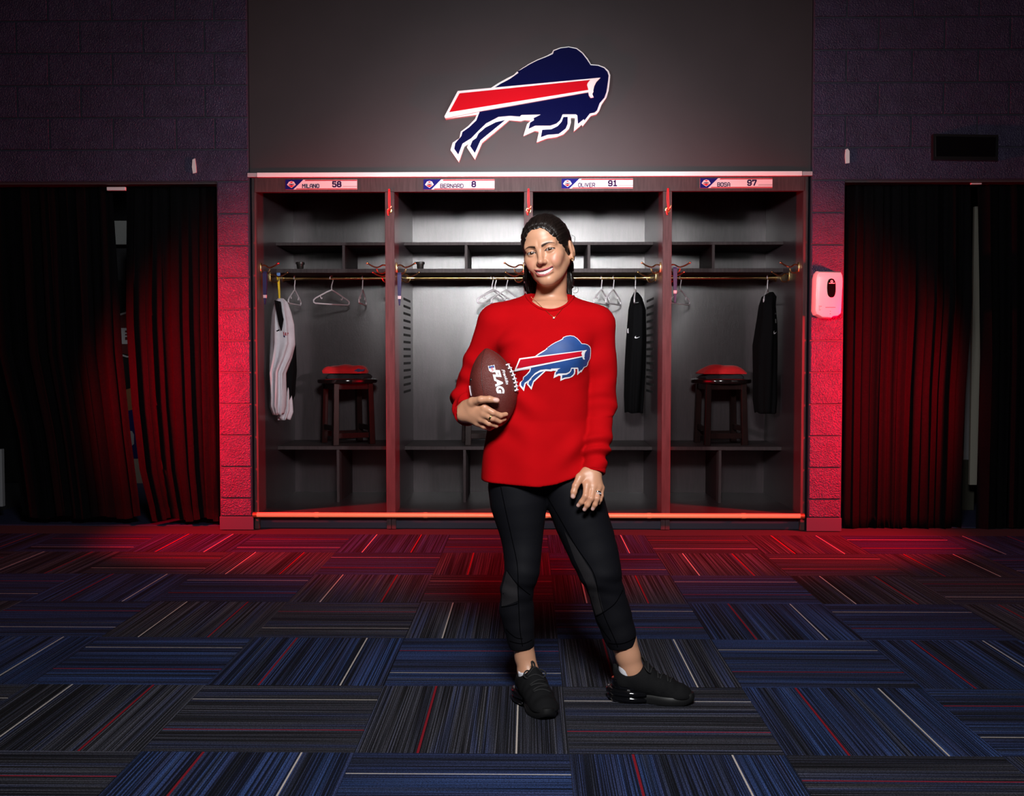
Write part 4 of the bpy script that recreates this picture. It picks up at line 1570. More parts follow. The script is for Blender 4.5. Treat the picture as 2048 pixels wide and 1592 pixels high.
# torso folds: long soft drapes and a pull from the armpit
fold = 0.0055 * np.sin((X_ - TX[0]) * 42 + (Z_ - 1.0) * 9 + 1.3 * np.sin(Z_ * 11)) * np.clip((1.06 - Z_) * 3.5, 0, 1)
fold = fold + 0.0055 * np.sin((X_ * 0.75 + Z_) * 62 + 1.0) * np.exp(-(((X_ - ax(1030, YP)) / 0.07) ** 2 + ((Z_ - az(800, YP)) / 0.12) ** 2))
fold = fold + 0.010 * np.sin((Z_ - 0.6 * X_) * 55) * np.exp(-(((X_ - ax(1010, YP)) / 0.05) ** 2 + ((Z_ - az(690, YP)) / 0.05) ** 2))
fold = fold + 0.008 * np.sin((Z_ - 0.9 * X_) * 48 + 2) * np.exp(-(((X_ - ax(1150, YP)) / 0.06) ** 2 + ((Z_ - az(905, YP)) / 0.07) ** 2))
d = d + fold
d = smin(d, dr, 0.022)
d = smin(d, dl, 0.012)
# hem: sweeps up on the image-right side
hx = np.array([ax(p, YP, 960) for p in (900, 965, 1020, 1075, 1110, 1140, 1165, 1180)])
hz_ = np.array([az(p, YP - 0.1) for p in (966, 968, 971, 974, 970, 960, 948, 944)])
hem = np.interp(X_, hx, hz_).astype(np.float32)
d_body_cut = smax(d, hem - Z_, 0.006)
is_arm = np.minimum(dl, dr)
d = np.minimum(d_body_cut, is_arm)
# cuffs
d = np.where(tw_ > 0.9, smax(d, np.where(dr < 0.03, (tw_ - 1.06) * 0.14, -1.0), 0.004), d)
# neckline
nk = ell(P, pt(1100, 571, -3.405), (0.079, 0.125, 0.077))
d = smax(d, -nk, 0.004)
V, Q = nets(d.astype(np.float32), lo, h)
V = relax(V, Q, 1, 0.4)
shirt = obj('shirt', mesh_vq('shirt', V, Q), M_SHIRT, person)
SHIRT_BVH = BVHTree.FromPolygons([tuple(v) for v in V.tolist()], [tuple(q_) for q_ in Q.tolist()])

# cuffs: short rolled bands closing the sleeves
def cuff(c, a, r, n=28):
    dv = Vector(a).normalized()
    u_ = dv.cross(Vector((0, 0, 1)))
    if u_.length < 0.2:
        u_ = dv.cross(Vector((1, 0, 0)))
    u_.normalize()
    w_ = dv.cross(u_)
    k_ = newbm()
    rings_ = []
    for off, rr in ((-0.016, r - 0.004), (-0.014, r + 0.0015), (0.004, r + 0.0012), (0.0065, r - 0.001), (0.0055, r - 0.005), (-0.010, r - 0.008)):
        rings_.append([Vector(c) + dv * off + (u_ * math.cos(2 * math.pi * i / n) + w_ * math.sin(2 * math.pi * i / n)) * rr for i in range(n)])
    loft(k_, rings_, cap=False)
    obj('cuff', k_, M_SHIRT, shirt, smooth=True)


cuff(Vector(RE) + (Vector(RW) - Vector(RE)) * 1.03, Vector(RW) - Vector(RE), 0.0395)
cuff(Vector(LE) + (Vector(LW) - Vector(LE)) * 0.975, Vector(LW) - Vector(LE), 0.0365)

# ribbed collar band
b = newbm()
ring = []
for k in range(72):
    a = 2 * math.pi * k / 72
    ex, ez = math.cos(a), math.sin(a)
    if ez > 0.45:
        continue
    c = Vector(pt(1100, 571, YP))
    tgt = Vector((c.x + 0.0845 * ex, -4.2, c.z + 0.0825 * ez))
    hit = SHIRT_BVH.ray_cast(tgt, Vector((0, 1, 0)))
    if hit[0] is not None and hit[0].y < -3.30:
        ring.append((a, hit[0]))
ring.sort(key=lambda q_: (q_[0] if q_[0] > 2.0 else q_[0] + 2 * math.pi))
pts = [p + Vector((0, -0.0005, 0)) for a, p in ring]
if len(pts) > 6:
    sm = pts[:]
    for _ in range(3):
        sm = [sm[0]] + [(sm[i - 1] + sm[i] * 2 + sm[i + 1]) / 4 for i in range(1, len(sm) - 1)] + [sm[-1]]
    tube(b, sm, 0.0045, 8)
    obj('collar', b, M_SHIRT, shirt, smooth=True)

# shirt print: the same emblem, fitted to the chest
src = np.array([(240, 655), (370, 408), (1855, 240), (378, 1092), (1138, 902), (1440, -34), (535, 1067)], float)
dst = np.array([(1030.4, 743), (1037.5, 717), (1181.5, 703), (1046.3, 785), (1123, 756), (1141, 665.5), (1062.6, 779.5)], float)
A_ = np.c_[src, np.ones(len(src))]
AF, _, _, _ = np.linalg.lstsq(A_, dst, rcond=None)


def shirt_px(poly):
    return [tuple(np.array((x, y, 1.0)) @ AF) for x, y in poly]


def thicken(poly, r):
    """crude outward offset of a pixel polygon"""
    n = len(poly)
    area = sum(poly[i][0] * poly[(i + 1) % n][1] - poly[(i + 1) % n][0] * poly[i][1] for i in range(n))
    s = 1 if area > 0 else -1
    out = []
    for i in range(n):
        p0, p1, p2 = Vector(poly[i - 1]), Vector(poly[i]), Vector(poly[(i + 1) % n])
        d0, d1 = (p1 - p0).normalized(), (p2 - p1).normalized()
        n0, n1 = Vector((d0.y, -d0.x)) * s, Vector((d1.y, -d1.x)) * s
        m_ = (n0 + n1)
        if m_.length < 0.2:
            m_ = n0
        m_.normalize()
        out.append(tuple(p1 + m_ * min(r / max(m_.dot(n0), 0.5), 1.6 * r)))
    return out


def on_shirt(name, pxpoly, m, lift, parent):
    YQ = YP - 0.11
    poly = [(at(x, y, YQ).x, at(x, y, YQ).z) for x, y in pxpoly]
    b_ = fill_poly(poly, 0.009)
    decal(b_, SHIRT_BVH, lambda c: Vector((c.x, -4.3, c.z)), (0, 1, 0), lift)
    return obj(name, b_, m, parent, smooth=True)


pr = on_shirt('chest_print', shirt_px(LG_OUT), M_PRINTWHITE, 0.0012, shirt)
on_shirt('print_body', shirt_px(LG_BLUE), M_PRINTBLUE, 0.0019, pr)
on_shirt('print_leg', shirt_px(LG_LEG1), M_PRINTBLUE, 0.0019, pr)
on_shirt('print_leg', shirt_px(LG_LEG2), M_PRINTBLUE, 0.0019, pr)
on_shirt('print_band', shirt_px(LG_BAND), M_PRINTWHITE, 0.0026, pr)
on_shirt('print_stripe', shirt_px(LG_RED), M_PRINTRED, 0.0033, pr)

# ---------------------------------------------------------------- leggings
LLEG = [(940, 1050, 56), (975, 1037, 58), (1008, 1037.5, 54), (1042, 1041, 46), (1076, 1044, 39), (1110, 1045, 35), (1143, 1044, 32.5), (1177, 1034, 31), (1218, 1033, 32.5), (1250, 1038, 28.5), (1279, 1042, 24.5), (1300, 1045, 22.5)]
RLEG = [(940, 1118, 50), (975, 1141, 54), (1008, 1153, 54), (1042, 1164, 52), (1076, 1177, 49.5), (1110, 1189, 46), (1143, 1200, 40.5), (1177, 1211, 33.5), (1205, 1219, 33.5), (1232, 1227, 34), (1265, 1238, 31), (1299, 1248, 27)]
YLL = {940: -3.345, 1076: -3.365, 1143: -3.385, 1218: -3.355, 1300: -3.355}
YRL = {940: -3.345, 1076: -3.36, 1143: -3.38, 1218: -3.355, 1300: -3.35}


def leg_chain(P, data, ydict, grow=0.0, k=0.02):
    ys = sorted(ydict)
    pts, rs = [], []
    for (py, cx, hw) in data:
        Y = float(np.interp(py, ys, [ydict[v] for v in ys]))
        pts.append(pt(cx, py, Y))
        rs.append(hw / scale_at(Y) + grow)
    return chain(P, pts, rs, k)


lo = (ax(955, YP) - 0.03, -3.50, az(1302, YP) - 0.01)
hi = (ax(1295, YP) + 0.02, -3.20, az(930, YP))
h = 0.0042
P = grid(lo, hi, h)
d = smin(leg_chain(P, LLEG, YLL), leg_chain(P, RLEG, YRL), 0.012)
d = d + 0.0012 * np.sin(P[2] * 140 + P[0] * 30) * np.exp(-((P[2] - az(1165, YP)) / 0.05) ** 2)
zc = np.interp(P[0], [ax(1020, YP), ax(1068, YP), ax(1220, YP), ax(1276, YP)], [az(1300, YP), az(1295, YP), az(1299, YP), az(1290, YP)])
d = smax(d, (zc - P[2]).astype(np.float32), 0.003)
d = np.maximum(d, P[2] - az(938, YP))
V, Q = nets(d.astype(np.float32), lo, h)
V = relax(V, Q, 1, 0.4)
leg_me = mesh_vq('leggings', V, Q)
leggings = obj('leggings', leg_me, M_LEG, person)
LEG_BVH = BVHTree.FromPolygons([tuple(v) for v in V.tolist()], [tuple(q_) for q_ in Q.tolist()])


def on_legs(name, pxpoly, m, lift):
    YQ = YP - 0.05
    poly = [(at(x, y, YQ).x, at(x, y, YQ).z) for x, y in pxpoly]
    b_ = fill_poly(poly, 0.010)
    decal(b_, LEG_BVH, lambda c: Vector((c.x, -4.3, c.z)), (0, 1, 0), lift)
    return obj(name, b_, m, leggings, smooth=True)


def seam(pxpts, r=0.0013):
    out = []
    for p in smooth_path([Vector((x, y, 0)) for x, y in pxpts], 8):
        w = at(p.x, p.y, YP - 0.05)
        hit = LEG_BVH.ray_cast(Vector((w.x, -4.3, w.z)), Vector((0, 1, 0)))
        if hit[0] is not None:
            out.append(hit[0] + Vector((0, -0.0004, 0)))
    if len(out) > 2:
        b_ = newbm()
        tube(b_, out, r, 6)
        obj('seam', b_, mat('seam_black', (0.0015, 0.0015, 0.002), 0.95, spec=0.0), leggings, smooth=True)


on_legs('mesh_panel', [(1014, 1140), (1034, 1166), (1036, 1200), (1003, 1216), (1004, 1180)], M_LEGMESH, 0.0008)
on_legs('mesh_panel', [(1128, 1060), (1150, 1090), (1182, 1140), (1196, 1180), (1207, 1222), (1193, 1234), (1184, 1205), (1172, 1165), (1150, 1120)], M_LEGMESH, 0.0008)
seam([(1002, 972), (1012, 1020), (1025, 1080), (1035, 1130), (1037, 1200), (1040, 1260), (1045, 1294)])
seam([(1014, 1140), (1034, 1164), (1060, 1190)])
seam([(1003, 1217), (1035, 1206)])
seam([(1012, 1262), (1030, 1276), (1045, 1279)])
seam([(1020, 1286), (1045, 1289), (1064, 1284)])
seam([(1094, 992), (1122, 1040), (1150, 1088), (1185, 1140), (1197, 1190), (1208, 1230), (1230, 1280), (1236, 1296)])
seam([(1192, 1238), (1210, 1222), (1230, 1205), (1246, 1182)])
seam([(1192, 1238), (1207, 1264), (1222, 1284)])
seam([(1218, 1290), (1245, 1288), (1272, 1280)])

# ---------------------------------------------------------------- body (skin): head block, hands, ankles and a hidden core, one mesh
BV, BQ, BC = [], [], []


def add_block(V, Q, C):
    n = sum(len(v) for v in BV)
    BV.append(V)
    BQ.append(Q + n)
    BC.append(C)


# --- head
lo = tuple(HO + np.array((-0.125, -0.145, -0.235)))
hi = tuple(HO + np.array((0.150, 0.140, 0.130)))
h = 0.0017
P = grid(lo, hi, h)
L = head_local(P)
x, y, z = [np.asarray(v, dtype=np.float32) for v in L]
x, y, z = np.broadcast_arrays(x, y, z)
axx = np.abs(x)
Ls = [axx, y, z]
L = [x, y, z]
d = ell(L, (0, 0.016, 0.030), (0.0725, 0.093, 0.080))
d = smin(d, ell(L, (0, -0.032, -0.029), (0.0585, 0.0545, 0.077)), 0.03)
d = smin(d, ell(L, (0, -0.034, 0.048), (0.058, 0.050, 0.050)), 0.02)
d = smin(d, capsule(Ls, (0.0495, 0.005, -0.046), (0.011, -0.066, -0.092), 0.0125, 0.0125), 0.035)   # jaw line
d = smin(d, ell(L, (0, -0.0720, -0.0930), (0.0165, 0.0155, 0.0140)), 0.018)                        # chin
d = smin(d, ell(Ls, (0.0425, -0.056, -0.020), (0.020, 0.022, 0.016)), 0.022)                       # cheekbone
d = smin(d, ell(Ls, (0.034, -0.069, -0.041), (0.0175, 0.0165, 0.0165)), 0.02)                      # smiling cheek
d = smin(d, capsule(Ls, (0.010, -0.080, 0.0175), (0.042, -0.070, 0.020), 0.0095, 0.009), 0.018)    # brow ridge
d = smax(d, -ell(Ls, (0.030, -0.0945, 0.000), (0.0185, 0.0145, 0.0115)), 0.014)                     # eye socket
# nose
d = smin(d, capsule(L, (0, -0.0815, 0.010), (0, -0.0995, -0.028), 0.0068, 0.0080), 0.013)
d = smin(d, ell(L, (0, -0.1025, -0.0330), (0.0095, 0.0105, 0.0085)), 0.008)
d = smin(d, ell(Ls, (0.0112, -0.0920, -0.0360), (0.0062, 0.0090, 0.0062)), 0.006)
d = smax(d, -ell(Ls, (0.0065, -0.1000, -0.0440), (0.0038, 0.0050, 0.0035)), 0.003)
# smile line beside the mouth
zz = z - 11.0 * np.minimum(axx, 0.034) ** 2      # curved mouth frame: corners lifted
d = d + 0.0016 * np.exp(-(((axx - 0.0315 - 0.25 * (-0.052 - z)) / 0.0035) ** 2)) * np.exp(-(((z + 0.052) / 0.014) ** 2)) * (y < -0.04)
# lips
MZ = -0.0665
lip_y = -0.0875 + 12.0 * axx ** 2
ul = np.sqrt(((zz - (MZ + 0.0066)) / 0.0034) ** 2 + ((y - lip_y) / 0.0055) ** 2) - 1
ul = np.maximum(ul * 0.0034, (axx - 0.0312))
ll = np.sqrt(((zz - (MZ - 0.0078)) / 0.0054) ** 2 + ((y - lip_y - 0.0008) / 0.0066) ** 2) - 1
ll = np.maximum(ll * 0.0054, (axx - 0.0270))
d = smin(d, ul, 0.005)
d = smin(d, ll, 0.005)
open_h = 0.0060 * np.sqrt(np.clip(1 - (axx / 0.0302) ** 2, 0, 1)) + 1e-4
mo = np.maximum(np.abs(zz - (MZ + 0.0002)) - open_h, axx - 0.0302)
mo = np.maximum(mo, y + 0.062)
d = smax(d, -mo, 0.0015)
# ears
el = ell([axx, y * 0.97 + z * 0.22, z], (0.0765, 0.0190, -0.009), (0.0080, 0.0185, 0.0285))
d_ear = smax(el, -ell(Ls, (0.0860, 0.015, -0.004), (0.0075, 0.0110, 0.0165)), 0.004)
d_ear = smin(d_ear, capsule(Ls, (0.0765, 0.0085, 0.004), (0.0775, 0.0095, -0.020), 0.0035, 0.0040), 0.004)
d_ear = smin(d_ear, ell(Ls, (0.0735, 0.0105, -0.033), (0.006, 0.008, 0.009)), 0.006)
d = smin(d, d_ear, 0.007)
# eyelids around the eyeballs
EC = (0.0305, -0.0725, 0.000)
EW = axx - EC[0]
up_l = 0.0039 - 19.0 * EW ** 2 + 0.04 * EW
lo_l = -0.0028 + 11.0 * EW ** 2 + 0.04 * EW
lid = sph(Ls, EC, 0.0139)
opening = np.maximum(z - up_l, lo_l - z)
lid = smax(lid, -np.maximum(opening, y - (EC[1] - 0.002)), 0.0008)
d_eye_hole = np.maximum(opening, sph(Ls, EC, 0.0175))
d = smin(d, lid, 0.0045)
d = smax(d, -np.maximum(d_eye_hole, y - (EC[1])), 0.0008)
# neck and chest in body space
dn = neck(P)
d = smin(d, dn, 0.018)
dn2 = np.maximum(torso(P, -0.014), P[2] - az(606, YP))
ch = smin(dn2, ell(P, pt(1100, 645, -3.360), (0.085, 0.056, 0.070)), 0.03)
d = smin(d, ch, 0.02)
# collar bones
d = smin(d, capsule(P, pt(1092, 614, -3.396), pt(1060, 608, -3.372), 0.005, 0.003), 0.016)
d = smin(d, capsule(P, pt(1110, 614, -3.396), pt(1142, 608, -3.372), 0.005, 0.003), 0.016)
d = np.ascontiguousarray(d, dtype=np.float32)
V, Q = nets(d, lo, h)
V = relax(V, Q, 1, 0.35)
# --- skin colours: lips, brows, lash line, soft flush of the cheeks
vl = (V - HO) @ HR
vx, vy, vz = np.abs(vl[:, 0]), vl[:, 1], vl[:, 2]
C = np.tile(SKIN, (len(V), 1))


def blend(C, w, col):
    w = np.clip(w, 0, 1)[:, None]
    return C * (1 - w) + np.array(col, dtype=np.float32) * w


vzz = vz - 11.0 * np.minimum(vx, 0.034) ** 2
fr_ = vy < -0.03
C = blend(C, 0.45 * np.exp(-(((vx - 0.044) / 0.017) ** 2 + ((vz + 0.034) / 0.016) ** 2)) * fr_, (0.62, 0.20, 0.15))
C = blend(C, 0.30 * np.exp(-((vx / 0.012) ** 2 + ((vz + 0.036) / 0.012) ** 2)) * fr_, (0.60, 0.24, 0.17))
lipm = np.maximum(np.abs(vzz - MZ) - (0.0114 - 7.0 * vx ** 2), vx - 0.0308)
C = blend(C, np.where(fr_ & (vy < -0.066), np.clip(-lipm / 0.0012 + 0.5, 0, 1), 0), (0.50, 0.115, 0.125))
C = blend(C, np.where(vy > -0.0800, np.clip(-(np.maximum(np.abs(vzz - MZ) - 0.0075, vx - 0.0296)) / 0.001, 0, 1), 0) * fr_ * (vy < -0.03), (0.06, 0.012, 0.012))
bw = vx - 0.0100
arch = 0.0142 + 0.0068 * np.sin(np.clip(bw / 0.038, 0, 1) * 2.3) - 0.0030 * np.clip((bw - 0.024) / 0.016, 0, 1)
bh = 0.0040 * np.clip(1.15 - bw / 0.042, 0.25, 1)
bm_ = np.maximum(np.abs(vz - arch) - bh, np.maximum(-bw, bw - 0.040))
C = blend(C, 0.97 * np.clip(-bm_ / 0.0014 + 0.5, 0, 1) * fr_, (0.022, 0.010, 0.007))
ew = vx - EC[0]
upl = 0.0039 - 19.0 * ew ** 2 + 0.04 * ew
lol = -0.0028 + 11.0 * ew ** 2 + 0.04 * ew
lash = (np.abs(vz - upl - 0.0003) < 0.0019) & (np.abs(ew) < 0.0168) & (vy < -0.07)
C = blend(C, np.where(lash, 0.95, 0), (0.012, 0.006, 0.005))
lash2 = (np.abs(vz - lol) < 0.0011) & (np.abs(ew) < 0.0155) & (vy < -0.07)
C = blend(C, np.where(lash2, 0.6, 0), (0.05, 0.022, 0.016))
nos_shade = np.exp(-(((vx - 0.0065) / 0.0035) ** 2 + ((vz + 0.0425) / 0.0026) ** 2)) * (vy < -0.09)  # shade of the nostrils, darkened into the skin colour
C = blend(C, 0.7 * nos_shade, (0.12, 0.04, 0.03))
add_block(V, Q, C)
HEAD_BVH = BVHTree.FromPolygons([tuple(v) for v in V.tolist()], [tuple(q_) for q_ in Q.tolist()])


# --- hands
def hand_block(parts, palm, pad, h=0.0019, nails=(), k=0.006):
    pts = np.array([p for c in parts for p in c[0]])
    lo = tuple(pts.min(0) - pad)
    hi = tuple(pts.max(0) + pad)
    P = grid(lo, hi, h)
    d = None
    for c, a in palm:
        q_ = chain(P, c, a, 0.012)
        d = q_ if d is None else smin(d, q_, 0.016)
    for c, a in parts:
        d = smin(d, chain(P, c, a, 0.004), k)
    V, Q = nets(np.ascontiguousarray(np.broadcast_to(d, tuple(len(np.ravel(g)) for g in P)), dtype=np.float32), lo, h)
    V = relax(V, Q, 1, 0.4)
    C = np.tile(SKIN * np.array((1.0, 0.97, 0.95), dtype=np.float32), (len(V), 1))
    for c, a in parts:
        tip, kn = np.array(c[-1]), np.array(c[1])
        C = blend(C, 0.35 * np.exp(-(np.linalg.norm(V - kn, axis=1) / 0.009) ** 2), (0.56, 0.22, 0.15))
    for tip, r in nails:
        w = np.clip(1.25 - np.linalg.norm((V - np.array(tip)) / r, axis=1), 0, 0.18) / 0.18
        C = blend(C, 0.75 * w, (0.74, 0.46, 0.42))
    add_block(V, Q, C)


wr = pt(928, 826, -3.468)
kn = [pt(969, 815, -3.527), pt(967, 827, -3.523), pt(962, 838, -3.513), pt(954, 846, -3.498)]
palm = [([RW, wr, pt(942, 818, -3.492)], [0.026, 0.026, 0.020])]
for k_, r in zip(kn, (0.0125, 0.012, 0.0115, 0.0105)):
    palm.append(([wr, k_], [0.019, r]))
palm.append(([pt(934, 812, -3.482), pt(945, 804, -3.512)], [0.020, 0.0145]))
rf = [([pt(945, 804, -3.512), pt(962, 799, -3.541), pt(979, 798.5, -3.5475), pt(994, 801, -3.546)], [0.0140, 0.0112, 0.0102, 0.0085]),
      ([kn[0], pt(986, 825, -3.530), pt(1001, 831, -3.518), pt(1012, 828.5, -3.503)], [0.0108, 0.0094, 0.0084, 0.0070]),
      ([kn[1], pt(985, 837, -3.522), pt(999, 842, -3.507), pt(1009, 838, -3.490)], [0.0106, 0.0092, 0.0082, 0.0070]),
      ([kn[2], pt(978, 847, -3.510), pt(992, 851, -3.494), pt(1001, 847, -3.478)], [0.0102, 0.0088, 0.0078, 0.0066]),
      ([kn[3], pt(967, 853, -3.495), pt(979, 857, -3.480), pt(987, 854, -3.468)], [0.0092, 0.0078, 0.0070, 0.0060])]
hand_block(rf, palm, 0.05, nails=[(pt(993, 799.5, -3.5545), np.array((0.0085, 0.007, 0.0062)))])
RING_R = (pt(980, 842.5, -3.526), pt(985, 837, -3.522), pt(999, 842, -3.507))

lw2 = pt(1184, 950, -3.435)
kn = [pt(1173.5, 970, -3.468), pt(1187, 972.5, -3.466), pt(1196, 974.5, -3.458), pt(1202.5, 976, -3.445)]
palm = [([LW, lw2], [0.027, 0.026])]
for k_, r in zip(kn, (0.0125, 0.0122, 0.0115, 0.0105)):
    palm.append(([lw2, k_], [0.019, r]))
palm.append(([pt(1172, 946, -3.440), pt(1160, 955, -3.458)], [0.018, 0.0135]))
lf = [([pt(1160, 955, -3.458), pt(1151, 972, -3.474), pt(1147.5, 984, -3.480), pt(1146, 993, -3.482)], [0.0130, 0.0108, 0.0100, 0.0082]),
      ([kn[0], pt(1171, 992, -3.488), pt(1163, 1004, -3.486), pt(1156.5, 1011, -3.480)], [0.0110, 0.0094, 0.0082, 0.0068]),
      ([kn[1], pt(1182, 997, -3.488), pt(1175, 1010, -3.488), pt(1169, 1019, -3.482)], [0.0110, 0.0094, 0.0082, 0.0068]),
      ([kn[2], pt(1194, 997, -3.480), pt(1190, 1009, -3.480), pt(1185.5, 1018, -3.475)], [0.0104, 0.0090, 0.0080, 0.0066]),
      ([kn[3], pt(1202, 992, -3.462), pt(1200, 1000, -3.464), pt(1198, 1006, -3.460)], [0.0092, 0.0078, 0.0070, 0.0060])]
hand_block(lf, palm, 0.04, nails=[(pt(1145.5, 993.5, -3.490), np.array((0.006, 0.007, 0.008))), (pt(1156, 1011, -3.487), np.array((0.005, 0.006, 0.006))),
                                  (pt(1168.5, 1019, -3.489), np.array((0.005, 0.006, 0.006))), (pt(1185, 1018, -3.481), np.array((0.005, 0.006, 0.006)))])
RING_L = (pt(1195, 986, -3.469), kn[2], pt(1194, 997, -3.480))

# --- ankles
ANK_R = [pt(1046, 1285, -3.355), pt(1050, 1315, -3.355), pt(1056, 1338, -3.365), pt(1062, 1375, -3.40)]
ANK_L = [pt(1249, 1280, -3.35), pt(1256, 1312, -3.352), pt(1264, 1340, -3.355), pt(1272, 1375, -3.36)]
for A, rs in ((ANK_R, (0.036, 0.031, 0.030, 0.036)), (ANK_L, (0.041, 0.038, 0.035, 0.038))):
    pa = np.array(A)
    lo, hi, h = tuple(pa.min(0) - 0.055), tuple(pa.max(0) + 0.055), 0.0032
    P = grid(lo, hi, h)
    d = chain(P, A, rs, 0.015)
    mz = np.array(A[2])
    d = smin(d, sph(P, tuple(mz + np.array((0.021, -0.008, -0.010))), 0.0135), 0.012)
    d = smin(d, sph(P, tuple(mz + np.array((-0.021, -0.004, -0.006))), 0.0125), 0.012)
    V, Q = nets(np.ascontiguousarray(d, dtype=np.float32), lo, h)
    add_block(V, Q, np.tile(SKIN * 0.96, (len(V), 1)))

# --- hidden core that ties the blocks together under the clothes
lo = (RE[0] - 0.06, -3.50, az(1310, YP))
hi = (LS[0] + 0.06, -3.22, az(600, YP))
h = 0.009
P = grid(lo, hi, h)
d = torso(P, -0.022)
d = smin(d, arm_r(P, -0.018), 0.02)
d = smin(d, arm_l(P, -0.016), 0.02)
d = smin(d, leg_chain(P, LLEG, YLL, -0.008), 0.01)
d = smin(d, leg_chain(P, RLEG, YRL, -0.008), 0.01)
d = np.maximum(d, np.where(P[2] > az(968, YP), -1, leg_chain(P, LLEG, YLL, -0.008)) * 0 + d)
low = smin(leg_chain(P, LLEG, YLL, -0.008), leg_chain(P, RLEG, YRL, -0.008), 0.01)
d = np.where(P[2] < az(930, YP), np.minimum(low, arm_l(P, -0.016)), d)
V, Q = nets(np.ascontiguousarray(d, dtype=np.float32), lo, h)
add_block(V, Q, np.tile(SKIN, (len(V), 1)))
BVa, BQa, BCa = np.concatenate(BV), np.concatenate(BQ), np.concatenate(BC)
body = obj('body', mesh_vq('body', BVa, BQa, BCa), M_SKIN, person)


# ---------------------------------------------------------------- eyes and teeth
def eye_material():
    m = bpy.data.materials.new('eye')
    m.use_nodes = True
    nt = m.node_tree
    b_ = nt.nodes['Principled BSDF']
    b_.inputs['Roughness'].default_value = 0.08
    b_.inputs['Coat Weight'].default_value = 0.6
    tc = nt.nodes.new('ShaderNodeTexCoord')
    sp = nt.nodes.new('ShaderNodeSeparateXYZ')
    nt.links.new(tc.outputs['Object'], sp.inputs[0])
    cx_ = nt.nodes.new('ShaderNodeCombineXYZ')
    nt.links.new(sp.outputs['X'], cx_.inputs['X'])
    nt.links.new(sp.outputs['Z'], cx_.inputs['Y'])
    ln = nt.nodes.new('ShaderNodeVectorMath')
    ln.operation = 'LENGTH'
    nt.links.new(cx_.outputs[0], ln.inputs[0])
    mu = nt.nodes.new('ShaderNodeMath')
    mu.operation = 'MULTIPLY'
    mu.inputs[1].default_value = 100.0
    nt.links.new(ln.outputs['Value'], mu.inputs[0])
    r = nt.nodes.new('ShaderNodeValToRGB')
    e = r.color_ramp.elements
    e[0].position, e[0].color = 0.0, (0.004, 0.003, 0.003, 1)
    e[1].position, e[1].color = 0.24, (0.004, 0.003, 0.003, 1)
    for p, c in ((0.27, (0.06, 0.025, 0.012, 1)), (0.60, (0.030, 0.012, 0.007, 1)), (0.66, (0.36, 0.32, 0.31, 1)), (1.0, (0.42, 0.36, 0.35, 1))):
        n = e.new(p)
        n.color = c
    nt.links.new(mu.outputs[0], r.inputs[0])
    nt.links.new(r.outputs[0], b_.inputs['Base Color'])
    return m


M_EYE = eye_material()
for s in (-1, 1):
    b = newbm()
    bmesh.ops.create_uvsphere(b, u_segments=32, v_segments=20, radius=0.0126)
    me = bpy.data.meshes.new('eyeball')
    b.to_mesh(me)
    b.free()
    me.polygons.foreach_set('use_smooth', [True] * len(me.polygons))
    me.materials.append(M_EYE)
    o = bpy.data.objects.new('eyeball', me)
    COL.objects.link(o)
    o.parent = body
    o.location = Vector(head_world((s * EC[0], EC[1] - 0.0004, EC[2]))) - person.location
    o.rotation_euler = (math.radians(5), 0, math.radians(-3))
M_TEETH = mat('teeth', (0.82, 0.78, 0.74), 0.18, coat=0.3)
b = newbm()
for k in range(-5, 6):
    wx = (0.0086, 0.0076, 0.0074, 0.0068, 0.0064, 0.006)[abs(k)]
    xs = [0, 0.0077, 0.0146, 0.0207, 0.026, 0.031][abs(k)] * (1 if k >= 0 else -1)
    yy = -0.0812 + 11.5 * xs * xs
    zt = MZ + 11.0 * min(abs(xs), 0.034) ** 2
    hgt = (0.0108, 0.0102, 0.0104, 0.0096, 0.0088, 0.008)[abs(k)]
    ang = math.atan(23.0 * xs)
    t_ = newbm()
    box(t_, -wx / 2, wx / 2, -0.0022, 0.0022, -hgt, 0.004, bev=0.0008)
    for v in t_.verts:
        c = v.co.copy()
        co = Vector((xs + c.x * math.cos(ang) - c.y * math.sin(ang), yy + c.x * math.sin(ang) + c.y * math.cos(ang), zt + 0.0050 + c.z))
        v.co = Vector(head_world(co))
    me = bpy.data.meshes.new('t')
    t_.to_mesh(me)
    t_.free()
    b.from_mesh(me)
    bpy.data.meshes.remove(me)
obj('teeth', b, M_TEETH, body, smooth=True, angle=50)

# ---------------------------------------------------------------- hair
lo = tuple(HO + np.array((-0.135, -0.13, -0.16)))
hi = tuple(HO + np.array((0.140, 0.17, 0.135)))
h = 0.0021
P = grid(lo, hi, h)
x, y, z = np.broadcast_arrays(*head_local(P))
axx = np.abs(x)
L, Ls = [x, y, z], [axx, y, z]
cap_ = ell(L, (0, 0.018, 0.031), (0.0785, 0.101, 0.0915))
cap_ = smin(cap_, ell(L, (0, 0.045, -0.020), (0.066, 0.062, 0.060)), 0.03)
cap_ = smin(cap_, ell(L, (0, -0.033, 0.048), (0.0618, 0.0528, 0.0535)), 0.015)
# combed-back strands
ang = np.arctan2(x, z + 0.03 + 0.25 * (y + 0.08))
cap_ = cap_ + 0.0008 * np.sin(ang * 46 + 6 * y / 0.1) + 0.0007 * np.sin(ang * 103 + 2.0)
# hairline: face opening with a soft centre peak
face = ell(L, (0, -0.120, -0.012), (0.0625, 0.092, 0.0950))
face = face + 0.005 * np.exp(-(axx / 0.010) ** 2) * (z > 0.04)
face = smin(face, capsule(Ls, (0.046, -0.066, -0.045), (0.066, -0.020, -0.085), 0.022, 0.038), 0.022)
cap_ = smax(cap_, -face, 0.009)
cap_ = smax(cap_, -ell(Ls, (0.078, 0.017, -0.008), (0.012, 0.019, 0.031)), 0.004)
cap_ = smax(cap_, -(z + 0.075), 0.012)
